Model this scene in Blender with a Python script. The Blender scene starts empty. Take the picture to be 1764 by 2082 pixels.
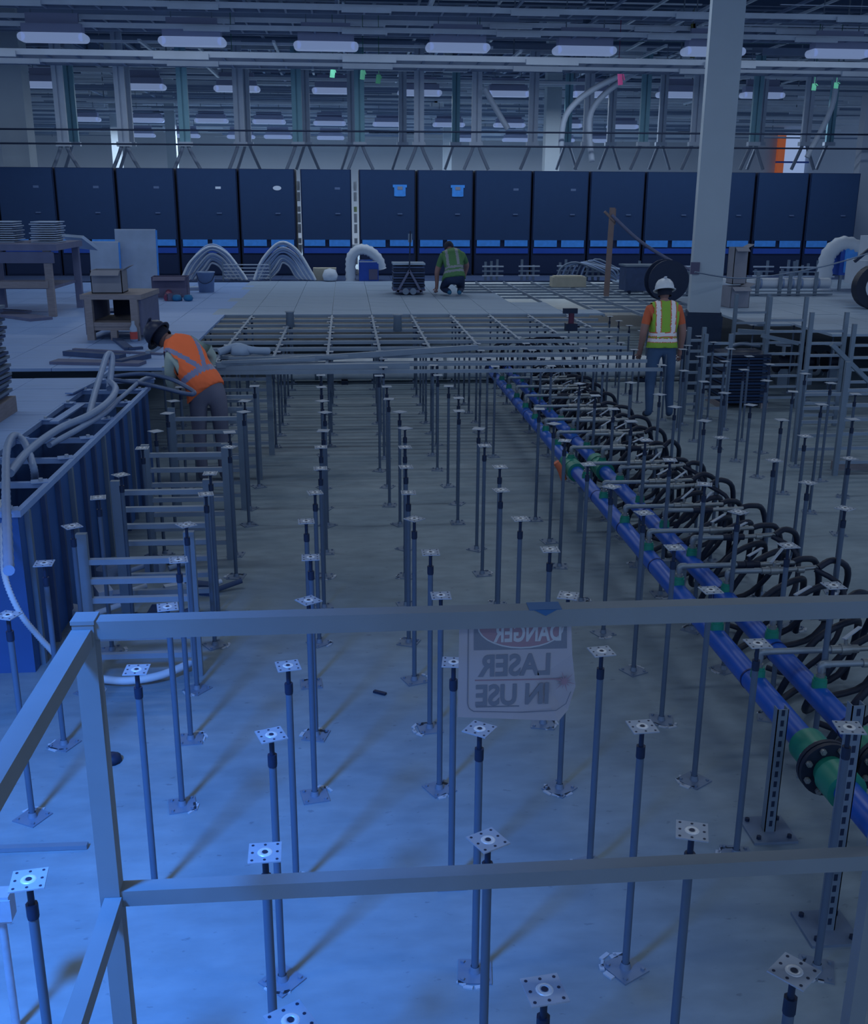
import bpy, bmesh, math, random
from mathutils import Vector, Matrix, noise
R = math.radians
rnd = random.Random(7)
SC = bpy.context.scene
COL = SC.collection

# ------------------------------------------------------------------ camera
CZ, FPX, PIT, YAW, ROL = 2.7265, 2100.0, R(16.867), R(4.803), R(0.31)
cam_d = bpy.data.cameras.new('camera'); cam = bpy.data.objects.new('camera', cam_d); COL.objects.link(cam)
cam_d.sensor_fit = 'HORIZONTAL'; cam_d.sensor_width = 36.0; cam_d.lens = 36.0 * FPX / 1764.0
cam_d.clip_start = 0.05; cam_d.clip_end = 300
CAMROT = Matrix.Rotation(-YAW, 3, 'Z') @ Matrix.Rotation(math.pi / 2 - PIT, 3, 'X') @ Matrix.Rotation(ROL, 3, 'Z')
cam.matrix_world = Matrix.Translation((0, 0, CZ)) @ CAMROT.to_4x4()
SC.camera = cam

# ------------------------------------------------------------------ world, lights, exposure
SC.view_settings.view_transform = 'Standard'; SC.view_settings.look = 'None'
SC.view_settings.gamma = 1.0; SC.view_settings.use_curve_mapping = False
SC.view_settings.exposure = 0.0
w = bpy.data.worlds.new('world'); SC.world = w; w.use_nodes = True
bg = w.node_tree.nodes['Background']; bg.inputs[0].default_value = (0.48, 0.68, 1.0, 1); bg.inputs[1].default_value = 0.72

def area(name, loc, size, power, col, aim=None):
    l = bpy.data.lights.new(name, 'AREA'); l.shape = 'RECTANGLE'; l.size, l.size_y = size
    l.energy = power; l.color = col
    o = bpy.data.objects.new(name, l); o.location = loc; COL.objects.link(o)
    if aim: o.rotation_euler = (Vector(aim) - Vector(loc)).to_track_quat('-Z', 'Y').to_euler()
    return o
LAMPCOL = (0.82, 0.92, 1.0)
# the hall's ceiling lamps overhead and behind the camera (the rows in view carry their own light, see ceiling lights)
for yy, pw in ((-4, 22), (2.5, 28), (9.0, 40), (15.5, 44)):
    for xx in (-9, -3, 3, 9):
        area('overhead_lamp_light', (xx, yy, 5.9), (2.4, 0.3), pw, LAMPCOL)
# added unseen spot left of the camera, brings the blue tint at lower left
bl = bpy.data.lights.new('added_blue_tint_light', 'SPOT'); bl.energy = 2700; bl.color = (0.05, 0.30, 1.0)
bl.spot_size = R(69); bl.spot_blend = 1.0; bl.shadow_soft_size = 0.35
bo = bpy.data.objects.new('added_blue_tint_light', bl); bo.location = (-2.2, 0.6, 4.6); COL.objects.link(bo)
bo.rotation_euler = (Vector((-1.85, 2.5, 0.3)) - bo.location).to_track_quat('-Z', 'Y').to_euler()

# ------------------------------------------------------------------ helpers
def ray(px, py):
    return CAMROT @ Vector(((px - 882) / FPX, -(py - 1041) / FPX, -1.0))
def Q(px, py, z=0.0):                       # photo point on a level plane -> place in the hall
    d = ray(px, py); t = (z - CZ) / d.z
    return Vector((d.x * t, d.y * t, z))
def QY(px, py, Y):                          # photo point on an upright plane
    d = ray(px, py); t = Y / d.y
    return Vector((d.x * t, Y, CZ + d.z * t))
def lin(c):
    c = c / 255.0
    return c / 12.92 if c <= 0.04045 else ((c + 0.055) / 1.055) ** 2.4
MATS = {}
def mat(name, rgb, rough=0.6, metal=0.0, var=0.12, scale=6.0, bump=0.0, emit=0.0, alpha=1.0, gain=1.0, spec=0.3, stretch=None):
    if name in MATS: return MATS[name]
    m = bpy.data.materials.new(name); m.use_nodes = True
    nt = m.node_tree; b = nt.nodes['Principled BSDF']
    c = [min(0.95, lin(v) * gain) for v in rgb]
    b.inputs['Roughness'].default_value = rough; b.inputs['Metallic'].default_value = metal
    b.inputs['Specular IOR Level'].default_value = spec
    b.inputs['Base Color'].default_value = (*c, 1)
    if var > 0:
        tc = nt.nodes.new('ShaderNodeTexCoord'); n = nt.nodes.new('ShaderNodeTexNoise')
        n.inputs['Scale'].default_value = scale; n.inputs['Detail'].default_value = 5
        src = tc.outputs['Object']
        if stretch:
            mp = nt.nodes.new('ShaderNodeMapping'); mp.inputs['Scale'].default_value = stretch
            nt.links.new(src, mp.inputs[0]); src = mp.outputs[0]
        nt.links.new(src, n.inputs['Vector'])
        cr = nt.nodes.new('ShaderNodeMix'); cr.data_type = 'RGBA'
        cr.inputs[6].default_value = (*[v * (1 - var * 1.6) for v in c], 1)
        cr.inputs[7].default_value = (*[min(1, v * (1 + var * 1.6)) for v in c], 1)
        nt.links.new(n.outputs['Fac'], cr.inputs[0]); nt.links.new(cr.outputs[2], b.inputs['Base Color'])
        if bump:
            bp = nt.nodes.new('ShaderNodeBump'); bp.inputs['Strength'].default_value = bump; bp.inputs['Distance'].default_value = 0.01
            nt.links.new(n.outputs['Fac'], bp.inputs['Height']); nt.links.new(bp.outputs[0], b.inputs['Normal'])
    if emit:
        b.inputs['Emission Color'].default_value = (*[lin(v) for v in rgb], 1); b.inputs['Emission Strength'].default_value = emit
    if alpha < 1: b.inputs['Alpha'].default_value = alpha
    MATS[name] = m
    return m

class MB:
    """collects simple solids into one mesh"""
    def __init__(s): s.v = []; s.f = []; s.sm = []
    def add(s, vs, fs, smooth=False):
        o = len(s.v); s.v += [tuple(v) for v in vs]; s.f += [tuple(i + o for i in f) for f in fs]; s.sm += [smooth] * len(fs)
        return s
    def box(s, c, d, rz=0.0, M=None):
        x, y, z = [k / 2 for k in d]
        vs = [Vector((a * x, b * y, e * z)) for e in (-1, 1) for b in (-1, 1) for a in (-1, 1)]
        rot = M if M is not None else Matrix.Rotation(rz, 3, 'Z')
        vs = [rot @ v + Vector(c) for v in vs]
        return s.add(vs, [(0, 2, 3, 1), (4, 5, 7, 6), (0, 1, 5, 4), (2, 6, 7, 3), (0, 4, 6, 2), (1, 3, 7, 5)])
    def bb(s, x0, x1, y0, y1, z0, z1): return s.box(((x0 + x1) / 2, (y0 + y1) / 2, (z0 + z1) / 2), (x1 - x0, y1 - y0, z1 - z0))
    def bar(s, a, b, w, h=None, up=(0, 0, 1)):
        a, b = Vector(a), Vector(b); h = h or w; t = (b - a).normalized()
        u = Vector(up)
        if abs(t.dot(u)) > 0.97: u = Vector((0, 1, 0))
        x = t.cross(u).normalized() * (w / 2); z = x.cross(t).normalized() * (h / 2)
        vs = [p + i * x + j * z for p in (a, b) for i, j in ((-1, -1), (1, -1), (1, 1), (-1, 1))]
        return s.add(vs, [(0, 1, 2, 3), (7, 6, 5, 4), (0, 4, 5, 1), (1, 5, 6, 2), (2, 6, 7, 3), (3, 7, 4, 0)])
    def cyl(s, a, b, r0, r1=None, n=10, caps=True):
        a, b = Vector(a), Vector(b); r1 = r0 if r1 is None else r1; t = (b - a).normalized()
        u = Vector((0, 0, 1)) if abs(t.z) < .9 else Vector((0, 1, 0))
        x = t.cross(u).normalized(); y = t.cross(x)
        vs = [p + r * (math.cos(2 * math.pi * k / n) * x + math.sin(2 * math.pi * k / n) * y) for p, r in ((a, r0), (b, r1)) for k in range(n)]
        s.add(vs, [(k, (k + 1) % n, n + (k + 1) % n, n + k) for k in range(n)], True)
        if caps: s.add(vs, [tuple(range(n))[::-1], tuple(range(n, 2 * n))])
        return s
    def tube(s, pts, r, n=8, sub=4, rib=None):
        P = spline([Vector(p) for p in pts], sub); m = len(P); vs = []
        up = Vector((0, 0, 1)); prev = None
        for i, p in enumerate(P):
            t = (P[min(i + 1, m - 1)] - P[max(i - 1, 0)]).normalized()
            if prev is None:
                u = up if abs(t.z) < .9 else Vector((1, 0, 0)); x = t.cross(u).normalized()
            else: x = (prev - t * prev.dot(t)).normalized()
            prev = x; y = t.cross(x); rr = r * (rib if (rib and i % 2) else 1)
            vs += [p + rr * (math.cos(2 * math.pi * k / n) * x + math.sin(2 * math.pi * k / n) * y) for k in range(n)]
        fs = [(i * n + k, i * n + (k + 1) % n, (i + 1) * n + (k + 1) % n, (i + 1) * n + k) for i in range(m - 1) for k in range(n)]
        s.add(vs, fs, True); s.add(vs, [tuple(range(n))[::-1], tuple(range((m - 1) * n, m * n))]); return s
    def lathe(s, prof, n=16, c=(0, 0, 0)):
        vs = [(c[0] + r * math.cos(2 * math.pi * k / n), c[1] + r * math.sin(2 * math.pi * k / n), c[2] + z) for r, z in prof for k in range(n)]
        return s.add(vs, [(i * n + k, i * n + (k + 1) % n, (i + 1) * n + (k + 1) % n, (i + 1) * n + k) for i in range(len(prof) - 1) for k in range(n)], True)
    def mesh(s, name, m):
        me = bpy.data.meshes.new(name); me.from_pydata(s.v, [], s.f); me.update()
        me.polygons.foreach_set('use_smooth', s.sm)
        if m: me.materials.append(m)
        return me
    def build(s, name, m, parent=None, loc=(0, 0, 0), rz=0.0):
        return put(name, s.mesh(name, m), parent, loc, rz)
def spline(P, sub):
    if len(P) < 3 or sub < 2: return P
    o = []
    for i in range(len(P) - 1):
        a, b, c, d = P[max(i - 1, 0)], P[i], P[i + 1], P[min(i + 2, len(P) - 1)]
        for k in range(sub):
            t = k / sub
            o.append(0.5 * ((2 * b) + (c - a) * t + (2 * a - 5 * b + 4 * c - d) * t * t + (3 * b - a - 3 * c + d) * t ** 3))
    return o + [P[-1]]
def put(name, me, parent=None, loc=(0, 0, 0), rz=0.0):
    o = bpy.data.objects.new(name, me); COL.objects.link(o)
    o.location = loc; o.rotation_euler = (0, 0, rz)
    if parent is not None: o.parent = parent
    return o
def tag(o, label=None, cat=None, group=None, kind=None):
    if label: o['label'] = label
    if cat: o['category'] = cat
    if group: o['group'] = group
    if kind: o['kind'] = kind
    return o
def thing(name, label, cat, loc=(0, 0, 0), rz=0.0, group=None):
    return tag(put(name, None, None, loc, rz), label, cat, group)
ORD = ['first', 'second', 'third', 'fourth', 'fifth', 'sixth', 'seventh', 'eighth', 'ninth', 'tenth', 'eleventh', 'twelfth',
       'thirteenth', 'fourteenth', 'fifteenth', 'sixteenth', 'seventeenth', 'eighteenth', 'nineteenth', 'twentieth']

# ------------------------------------------------------------------ materials (overall blue tint and lifted blacks mixed into the base colours)
G = 1.0
M_steel = mat('galvanised_steel', (112, 130, 156), 0.5, 0.25, 0.10, 9)
M_head = mat('zinc_head', (152, 166, 188), 0.5, 0.2, 0.10, 30)
M_ring = mat('washer_steel', (212, 220, 232), 0.4, 0.3, 0.05, 30)
M_dark = mat('dark_thread', (34, 48, 76), 0.5, 0.2, 0.1)
M_tube = mat('pedestal_tube', (78, 96, 122), 0.6, 0.0, 0.06, 9)
M_strut = mat('strut_steel', (112, 130, 152), 0.5, 0.25, 0.12, 5)
M_stringer = mat('stringer_steel', (128, 146, 170), 0.5, 0.2, 0.10, 5)
M_rail = mat('rail_timber', (114, 126, 140), 0.75, 0, 0.10, 5, 0.3, stretch=(1, 1, 1))
M_tile = mat('floor_tile_laminate', (138, 160, 188), 0.55, 0, 0.06, 3)
M_tile2 = mat('floor_tile_laminate_left', (128, 160, 214), 0.55, 0, 0.10, 2.5, stretch=(1, 6, 1))
M_cab = mat('cabinet_black', (27, 56, 98), 0.55, 0, 0.05)
M_cabd = mat('cabinet_gap_black', (17, 38, 76), 0.6, 0, 0.04)
M_film = mat('blue_film', (64, 142, 232), 0.4, 0, 0.15, 12)
M_film2 = mat('deep_blue_film', (32, 74, 170), 0.4, 0, 0.1)
M_paper = mat('paper_label', (190, 205, 228), 0.7, 0, 0.03)
M_labdim = mat('grey_label', (84, 106, 146), 0.7, 0, 0.03)
M_blue = mat('blue_pipe_plastic', (20, 84, 186), 0.35, 0, 0.08, 3, spec=0.5)
M_blued = mat('blue_pipe_band', (18, 36, 100), 0.4, 0, 0.03)
M_green = mat('green_fitting_plastic', (30, 128, 112), 0.4, 0, 0.08, 6, spec=0.5)
M_black = mat('black_rubber', (26, 36, 58), 0.5, 0, 0.08)
M_brass = mat('fitting_metal', (134, 142, 150), 0.35, 0.5, 0.15, 20)
M_pipe = mat('branch_pipe_steel', (128, 142, 158), 0.4, 0.4, 0.12, 10)
M_white = mat('white_plastic', (182, 196, 216), 0.55, 0, 0.05)
M_hose = mat('grey_conduit', (128, 152, 192), 0.45, 0.1, 0.08, 12)
M_concol = mat('painted_column', (168, 184, 202), 0.7, 0, 0.05, 2)
M_plinth = mat('dark_plinth', (44, 60, 88), 0.8, 0, 0.15, 4)
M_wood = mat('raw_timber', (130, 128, 138), 0.75, 0, 0.16, 8, 0.2, stretch=(1, 1, 6))
M_wood2 = mat('dark_timber', (96, 104, 136), 0.75, 0, 0.14, 6)
M_card = mat('cardboard', (128, 134, 152), 0.85, 0, 0.10, 5)
M_cardb = mat('brown_cardboard', (92, 92, 122), 0.85, 0, 0.10, 5)
M_board = mat('pale_board', (150, 172, 204), 0.6, 0, 0.16, 3)
M_fascia = mat('fascia_navy', (50, 90, 152), 0.6, 0, 0.14, 3)
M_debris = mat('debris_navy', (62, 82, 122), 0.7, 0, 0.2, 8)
M_putty = mat('white_adhesive', (168, 180, 198), 0.6, 0, 0.05)

# ------------------------------------------------------------------ the setting
H = 1.0146          # height of the raised floor
GX, GY, GS = -0.2321, 2.4891, 0.6096
def concrete():
    m = bpy.data.materials.new('concrete_slab'); m.use_nodes = True; nt = m.node_tree; N = nt.nodes; L = nt.links
    b = N['Principled BSDF']; b.inputs['Roughness'].default_value = 0.62; b.inputs['Specular IOR Level'].default_value = 0.3
    tc = N.new('ShaderNodeTexCoord')
    def nz(scale, det, st=(1, 1, 1), dist=0.0):
        mp = N.new('ShaderNodeMapping'); mp.inputs['Scale'].default_value = st; L.new(tc.outputs['Object'], mp.inputs[0])
        n = N.new('ShaderNodeTexNoise'); n.inputs['Scale'].default_value = scale; n.inputs['Detail'].default_value = det
        n.inputs['Distortion'].default_value = dist; L.new(mp.outputs[0], n.inputs['Vector']); return n
    a = nz(0.8, 7, dist=0.6); c = nz(5, 8, (1, 2.2, 1)); d = nz(16, 3, (1, 1.8, 1))
    r1 = N.new('ShaderNodeValToRGB'); r1.color_ramp.elements[0].position = 0.3; r1.color_ramp.elements[1].position = 0.7
    r1.color_ramp.elements[0].color = (*[lin(v) for v in (112, 132, 150)], 1); r1.color_ramp.elements[1].color = (*[lin(v) for v in (134, 152, 168)], 1)
    L.new(a.outputs['Fac'], r1.inputs[0])
    r2 = N.new('ShaderNodeValToRGB'); r2.color_ramp.elements[0].position = 0.25; r2.color_ramp.elements[1].position = 0.75
    r2.color_ramp.elements[0].color = (.84, .84, .84, 1); r2.color_ramp.elements[1].color = (1.1, 1.1, 1.1, 1)
    L.new(c.outputs['Fac'], r2.inputs[0])
    mx = N.new('ShaderNodeMix'); mx.data_type = 'RGBA'; mx.blend_type = 'MULTIPLY'; mx.inputs[0].default_value = 1
    L.new(r1.outputs[0], mx.inputs[6]); L.new(r2.outputs[0], mx.inputs[7])
    r3 = N.new('ShaderNodeValToRGB'); r3.color_ramp.elements[0].position = 0.27; r3.color_ramp.elements[1].position = 0.33
    r3.color_ramp.elements[0].color = (.72, .72, .75, 1); r3.color_ramp.elements[1].color = (1, 1, 1, 1)
    L.new(d.outputs['Fac'], r3.inputs[0])
    m2 = N.new('ShaderNodeMix'); m2.data_type = 'RGBA'; m2.blend_type = 'MULTIPLY'; m2.inputs[0].default_value = 1
    L.new(mx.outputs[2], m2.inputs[6]); L.new(r3.outputs[0], m2.inputs[7]); L.new(m2.outputs[2], b.inputs['Base Color'])
    bp = N.new('ShaderNodeBump'); bp.inputs['Strength'].default_value = 0.15; bp.inputs['Distance'].default_value = 0.01
    L.new(c.outputs['Fac'], bp.inputs['Height']); L.new(bp.outputs[0], b.inputs['Normal'])
    return m
tag(MB().bb(-40, 40, -6, 68, -0.3, 0).build('floor', concrete()), kind='structure')
tag(MB().bb(-40, 40, 66, 66.4, 0, 9.5).build('wall_back', mat('back_wall_paint', (196, 206, 222), 0.8, 0, 0.05, 0.6)), kind='structure')
ceil = tag(MB().bb(-40, 40, -6, 68, 9.2, 9.5).build('ceiling', mat('deck_dark', (44, 62, 98), 0.8, 0, 0.25, 0.5)), kind='structure')
# right-hand partition beyond the last cabinet
pR = QY(1738, 450, 25.6)
part = tag(MB().bb(pR.x + 0.05, pR.x + 7, 25.8, 26.1, 0, 5.2).build('wall_right', mat('partition_paint', (150, 164, 188), 0.8, 0, 0.04, 0.8)), kind='structure')

# ------------------------------------------------------------------ raised floor tiles
tile_me = MB().box((0, 0, -0.016), (GS - 0.006, GS - 0.006, 0.032)).mesh('floor_tile', M_tile)
tile_me2 = MB().box((0, 0, -0.016), (GS - 0.006, GS - 0.006, 0.032)).mesh('floor_tile', M_tile2)
GH = GS / 2
def tiles(root, cells, me):
    for n_, (i, j) in enumerate(cells):
        t = put('floor_tile', me, root, (GX + (i + .5) * GS, GY + (j + .5) * GS, H + rnd.uniform(-.0015, .0015)))
centre = tag(put('raised_floor', None), 'pale raised floor deck in the middle of the hall, laid on the bare grid', None, kind='structure')
cells = []
JF = 22      # first tiled row: front edge of the deck
centre.location.y = GS * .5
for j in range(JF, JF + 11):
    for i in range(-3, 10):
        c = Vector((GX + (i + .5) * GS, GY + (j + .5) * GS, H))
        lim = 7 if j < JF + 1 else (6 if j < JF + 3 else (5 if j < JF + 6 else 4))
        if i < lim: cells.append((i, j))
tiles(centre, cells, tile_me)
# left raised floor: from the open trench to the far left
TR0, TR1 = Q(30, 890, H).x, Q(189, 890, H).x      # trench sides
left = tag(put('raised_floor', None), 'raised floor of pale tiles left of the open cable trench', None, kind='structure')
IX = round((TR0 - GX) / GS)                        # tile column edge left of the trench
offx = TR0 - (GX + IX * GS)
left.location.x = offx
cells = []
YF = Q(30, 1036, H).y                              # near end of the trench
JN = int((YF - GY) / GS)
for j in range(JN, 33):
    for i in range(IX - 9, IX):
        if len(cells) < 290 and not (j in (13,) and i in (IX - 1, IX - 2, IX - 3)): cells.append((i, j))
tiles(left, cells, tile_me2)
# strip between trench end and centre deck
strip = tag(put('raised_floor', None), 'raised floor tiles between the trench and the middle deck', None, kind='structure')
strip.location.x = offx
cells = [(i, j) for j in range(14, 33) for i in range(IX, IX + 4) if i < (IX + 1 if j < 17 else (IX + 1 if j < 22 else IX + 1 if GX + offx + (IX + 2) * GS > GX - 3 * GS else IX + 2))]
tiles(strip, cells, tile_me2)
right_f = tag(put('raised_floor', None), 'pale raised floor on the right behind the round column', None, kind='structure')
right_f['label'] = 'pale raised floor on the right behind the square column'
cells = []
for j in range(18, 34):
    for i in range(10, 25):
        if not (i < 11 and j < 20): cells.append((i, j))
tiles(right_f, cells, tile_me)

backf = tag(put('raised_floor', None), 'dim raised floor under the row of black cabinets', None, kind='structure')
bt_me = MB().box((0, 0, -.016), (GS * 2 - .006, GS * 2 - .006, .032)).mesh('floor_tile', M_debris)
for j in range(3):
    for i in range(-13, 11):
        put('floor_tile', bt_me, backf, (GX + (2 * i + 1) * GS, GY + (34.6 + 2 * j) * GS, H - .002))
# stringer grid in front of and beside the centre deck
grid = thing('stringer_grid', 'bare steel stringer grid in front of the pale tile deck', 'floor grid', (0, 0, 0))
def stx(i0, i1, j, w=.03, dz=0, root=grid):
    MB().bb(GX + i0 * GS, GX + i1 * GS, GY + j * GS - w / 2, GY + j * GS + w / 2, H - .05 + dz, H - .012 + dz).build('stringer', M_stringer, root)
def sty(i, j0, j1, w=.03, root=grid):
    MB().bb(GX + i * GS - w / 2, GX + i * GS + w / 2, GY + j0 * GS, GY + j1 * GS, H - .05, H - .008).build('stringer', M_stringer, root)
for k in range(0, 18):
    j = 22.5 - k * 0.5
    if k % 2 == 0: stx(-4 if j > 17 else (-3 if j > 15 else -2), 6.6 if j > 18 else (6 if j > 16 else 5), j, .036)
    else: stx(-3, 6, j, .022, -.03)
for i, j0 in ((-4, 17.2), (-3, 15.6), (-2, 14.6), (-1, 14.2), (0, 14.2), (1, 15), (2, 16), (3, 17), (4, 17.6), (5, 18.5), (6, 19.6)):
    sty(i, j0, 22.5)
grid2 = thing('stringer_grid', 'bare steel stringer grid behind the standing worker, right of the tile deck', 'floor grid')
for j in range(23, 33): stx(4 if j > 28 else 7, 10, j + .5, .036, 0, grid2)
for j in range(28, 33): stx(4, 10, j, .022, -.03, grid2)
for i in range(5, 11): sty(i, 29 if i < 6 else (26 if i < 7 else 22.5), 33.5, root=grid2)
# long loose beams at the front of the grid
for (a, b, hh, lab) in (((0, 702), (0, 0), 0, ''),)[:0]: pass
def beam(p, q, z, lab, w=.05, h=.06, m=M_stringer, name='steel_channel'):
    a, b = Q(*p, z), Q(*q, z)
    o = MB().bar(a, b, w, h).build(name, m); return tag(o, lab, 'steel beam', None)
beam((440, 742), (970, 706), H + .02, 'long grey channel lying across the front of the stringer grid')
beam((465, 728), (708, 726), H + .03, 'short bright channel lying on the left front of the grid', .03, .03)
beam((330, 752), (832, 744), H - .03, 'pale wide beam below the front edge of the grid', .07, .07)
beam((450, 736), (640, 730), H + .05, 'thin channel on top of the other loose channels', .03, .03)
beam((300, 718), (330, 700), H + .02, 'stub of channel on the floor in front of the open crate', .05, .05)

# ------------------------------------------------------------------ pedestals
base_me = MB().bb(-.062, .062, -.062, .062, 0, .006)
for a in ((-.045, -.045), (.045, .045), (-.045, .045), (.045, -.045)): base_me.cyl((a[0], a[1], .006), (a[0], a[1], .014), .008, n=6)
base_me.lathe([(.022, .006), (.016, .03)], 10)
base_me = base_me.mesh('base_plate', M_steel)
TH = H - .012
tube_me = MB().cyl((0, 0, .006), (0, 0, TH - .115), .0135, n=12).mesh('tube', M_tube)
nut_me = MB().cyl((0, 0, TH - .115), (0, 0, TH - .075), .0165, n=8).cyl((0, 0, TH - .12), (0, 0, TH - .1), .0155, n=10).mesh('lock_nut', M_dark)
rod_me = MB().cyl((0, 0, TH - .08), (0, 0, TH - .004), .009, n=8).cyl((0, 0, TH - .02), (0, 0, TH - .004), .012, .022, n=8).mesh('threaded_rod', M_dark)
def head_mesh(detail):
    b = MB(); s = .045
    b.bb(-s, s, -s, s, TH - .004, TH)
    b.add([(-s, -s, TH), (s, -s, TH), (s, s, TH), (-s, s, TH)], [])
    return b.mesh('head_plate', M_head)
head_me = head_mesh(0)
holes = MB()
for a in (-1, 0, 1):
    for c in (-1, 0, 1):
        if a or c: holes.cyl((a * .034, c * .034, TH), (a * .034, c * .034, TH + .0008), .0042, n=8)
holes.cyl((0, 0, TH + .0018), (0, 0, TH + .0026), .008, n=10)
holes_me = holes.mesh('screw_hole', M_dark)
ring_me = MB().lathe([(.021, TH), (.0195, TH + .002), (.0105, TH + .002), (.009, TH)], 16).mesh('washer', M_ring)
put_me = []
for k in range(4):
    pb = MB(); q = random.Random(k); a0 = q.uniform(0, 6)
    for t in range(3 + k):
        a = a0 + t * q.uniform(.3, .6); r = .066 + q.uniform(-.008, .012)
        pb.box((r * math.cos(a), r * math.sin(a), .003), (q.uniform(.008, .024), q.uniform(.02, .05), .006), a)
    put_me.append(pb.mesh('adhesive_ring', M_putty))
HEADS = {
 (0,0):(538,1725),(0,1):(551,1487),(0,2):(585,1347),(0,3):(627,1215),(0,4):(631,1128),(0,5):(622,1055),(0,6):(640,997),(0,7):(651,948),(0,8):(652,905),(0,9):(657,872),(0,10):(660,835),(0,11):(655,812),(0,12):(653,784),(0,13):(652,760),(0,14):(652,740),
 (1,0):(992,1700),(1,1):(975,1475),(1,2):(922,1340),(1,3):(896,1205),(1,4):(875,1118),(1,5):(842,1050),(1,6):(830,997),(1,7):(825,945),(1,8):(823,905),(1,9):(823,867),(1,10):(812,834),(1,11):(790,808),(1,12):(786,783),(1,13):(770,761),
 (2,0):(1407,1681),(2,1):(1306,1470),(2,2):(1223,1318),(2,3):(1155,1205),(2,4):(1118,1112),(2,5):(1058,1050),(2,6):(1018,992),(2,7):(1016,945),(2,8):(985,902),(2,9):(973,868),(2,10):(933,832),(2,11):(932,806),(2,12):(912,782),(2,13):(890,760),(2,14):(880,740),
 (-1,0):(57,1780),(-1,2):(277,1355),(-1,3):(340,1228),(-1,4):(362,1133),(-1,5):(378,1062),(-1,6):(418,1000),(-1,7):(427,958),(-1,8):(466,905),(-1,9):(466,875),(-1,10):(495,834),(-1,11):(497,812),(-1,12):(517,782),
 (-2,3):(15,1245),(-2,4):(89,1140),(-2,5):(146,1065),(-2,6):(199,1007),(-2,7):(245,961),(-2,8):(289,907),(-2,9):(316,873),(-2,10):(340,837),(-2,11):(352,812),(-2,12):(366,784),
 (3,1):(1727,1472),(3,2):(1541,1302),(3,3):(1445,1194),(3,4):(1371,1108),(3,5):(1309,1038),(3,6):(1243,985),(3,7):(1195,940),(3,8):(1148,892),(3,9):(1126,858),(3,10):(1096,828),
 (4,3):(1695,1185),(4,4):(1603,1104),(4,5):(1501,1036),(4,6):(1433,980),(4,7):(1362,931),(4,8):(1312,891),(4,9):(1283,853),(4,10):(1247,828),(4,11):(1210,801),(4,12):(1178,777),
 (5,5):(1718,1029),(5,6):(1643,977),(5,7):(1574,932),(5,8):(1465,886),(5,9):(1432,852),(5,10):(1372,824),(5,11):(1341,799),(5,12):(1282,775),(5,14):(1226,737),(5,15):(1208,721),(5,16):(1186,706),
 (6,7):(1727,928),(6,8):(1637,883),(6,9):(1589,850),(6,10):(1526,820),(6,11):(1473,796),(6,12):(1431,773),(6,13):(1390,751),(6,15):(1398,700),
 (7,9):(1734,849),(7,10):(1670,819),(7,11):(1612,793),(7,12):(1558,771),(7,13):(1512,749),(7,14):(1473,732),
 (8,11):(1739,798),(8,12):(1689,776),(8,13):(1637,757),
 (0,-1):(590,2065),(1,-1):(1107,2003),(2,-1):(1615,1965)}
ROT = {(0,0):2,(0,1):20,(1,0):28,(2,0):-18,(1,-1):8,(2,-1):40,(0,-1):30,(-1,0):8,(0,2):12,(1,1):-35,(1,2):-8,(2,1):4,(3,1):-8,(2,2):8,(-1,2):0,(3,2):2}
def pedestal(p, rz, label, group, near, hgt=None):
    t = thing('floor_pedestal', label, 'pedestal', (p.x, p.y, 0), rz, group)
    put('base_plate', base_me, t, (0, 0, 0), R(rnd.uniform(-30, 30)))
    put('tube', tube_me, t); put('lock_nut', nut_me, t); put('threaded_rod', rod_me, t)
    hd = put('head_plate', head_me, t)
    if near:
        tl = rnd.uniform(-.05, .05)
        put('washer', ring_me, hd); put('screw_hole', holes_me, hd)
        put('adhesive_ring', rnd.choice(put_me), t, (rnd.uniform(-.015, .015), rnd.uniform(-.015, .015), 0), rnd.uniform(0, 6))
    return t
for (i, j), (hx, hy) in sorted(HEADS.items(), key=lambda k: (k[0][1], k[0][0])):
    p = Q(hx, hy, H)
    rz = R(ROT.get((i, j), rnd.choice((0, 5, -8, 12, 35, 42, -20, 3))))
    row = 'row nearest the camera' if j == -1 else f'{ORD[j + 1]} row counted from the camera'
    ks = sorted(k[0] for k in HEADS if k[1] == j); n = ks.index(i)
    lab = f'grey steel pedestal, {ORD[n] if n else "leftmost"} from the left in the {row}' if n else f'grey steel pedestal, leftmost in the {row}'
    pedestal(p, rz, lab, 'floor pedestals on the bare slab', j < 9)
# under the bare grid and far deck
cnt = 0
for j in range(14, 23):
    for i in range(-3, 9):
        if (i, j) in HEADS: continue
        if j < 15 and i < 0: continue
        pedestal(Vector((GX + i * GS + rnd.uniform(-.02, .02), GY + j * GS, 0)), 0, f'steel pedestal under the bare stringer grid, {ORD[i + 3]} from the left in its {ORD[j - 14]} row', 'pedestals under the stringer grid', False)
for j in (19, 20):
    for i in range(10, 20):
        pedestal(Vector((GX + i * GS, GY + j * GS, 0)), 0, f'steel pedestal under the pale right floor, {ORD[i - 10]} from the left in its {"front" if j == 19 else "second"} row', 'pedestals under the right floor', False)
print('pedestals', len([o for o in COL.objects if o.name.startswith('floor_pedestal')]))

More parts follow.
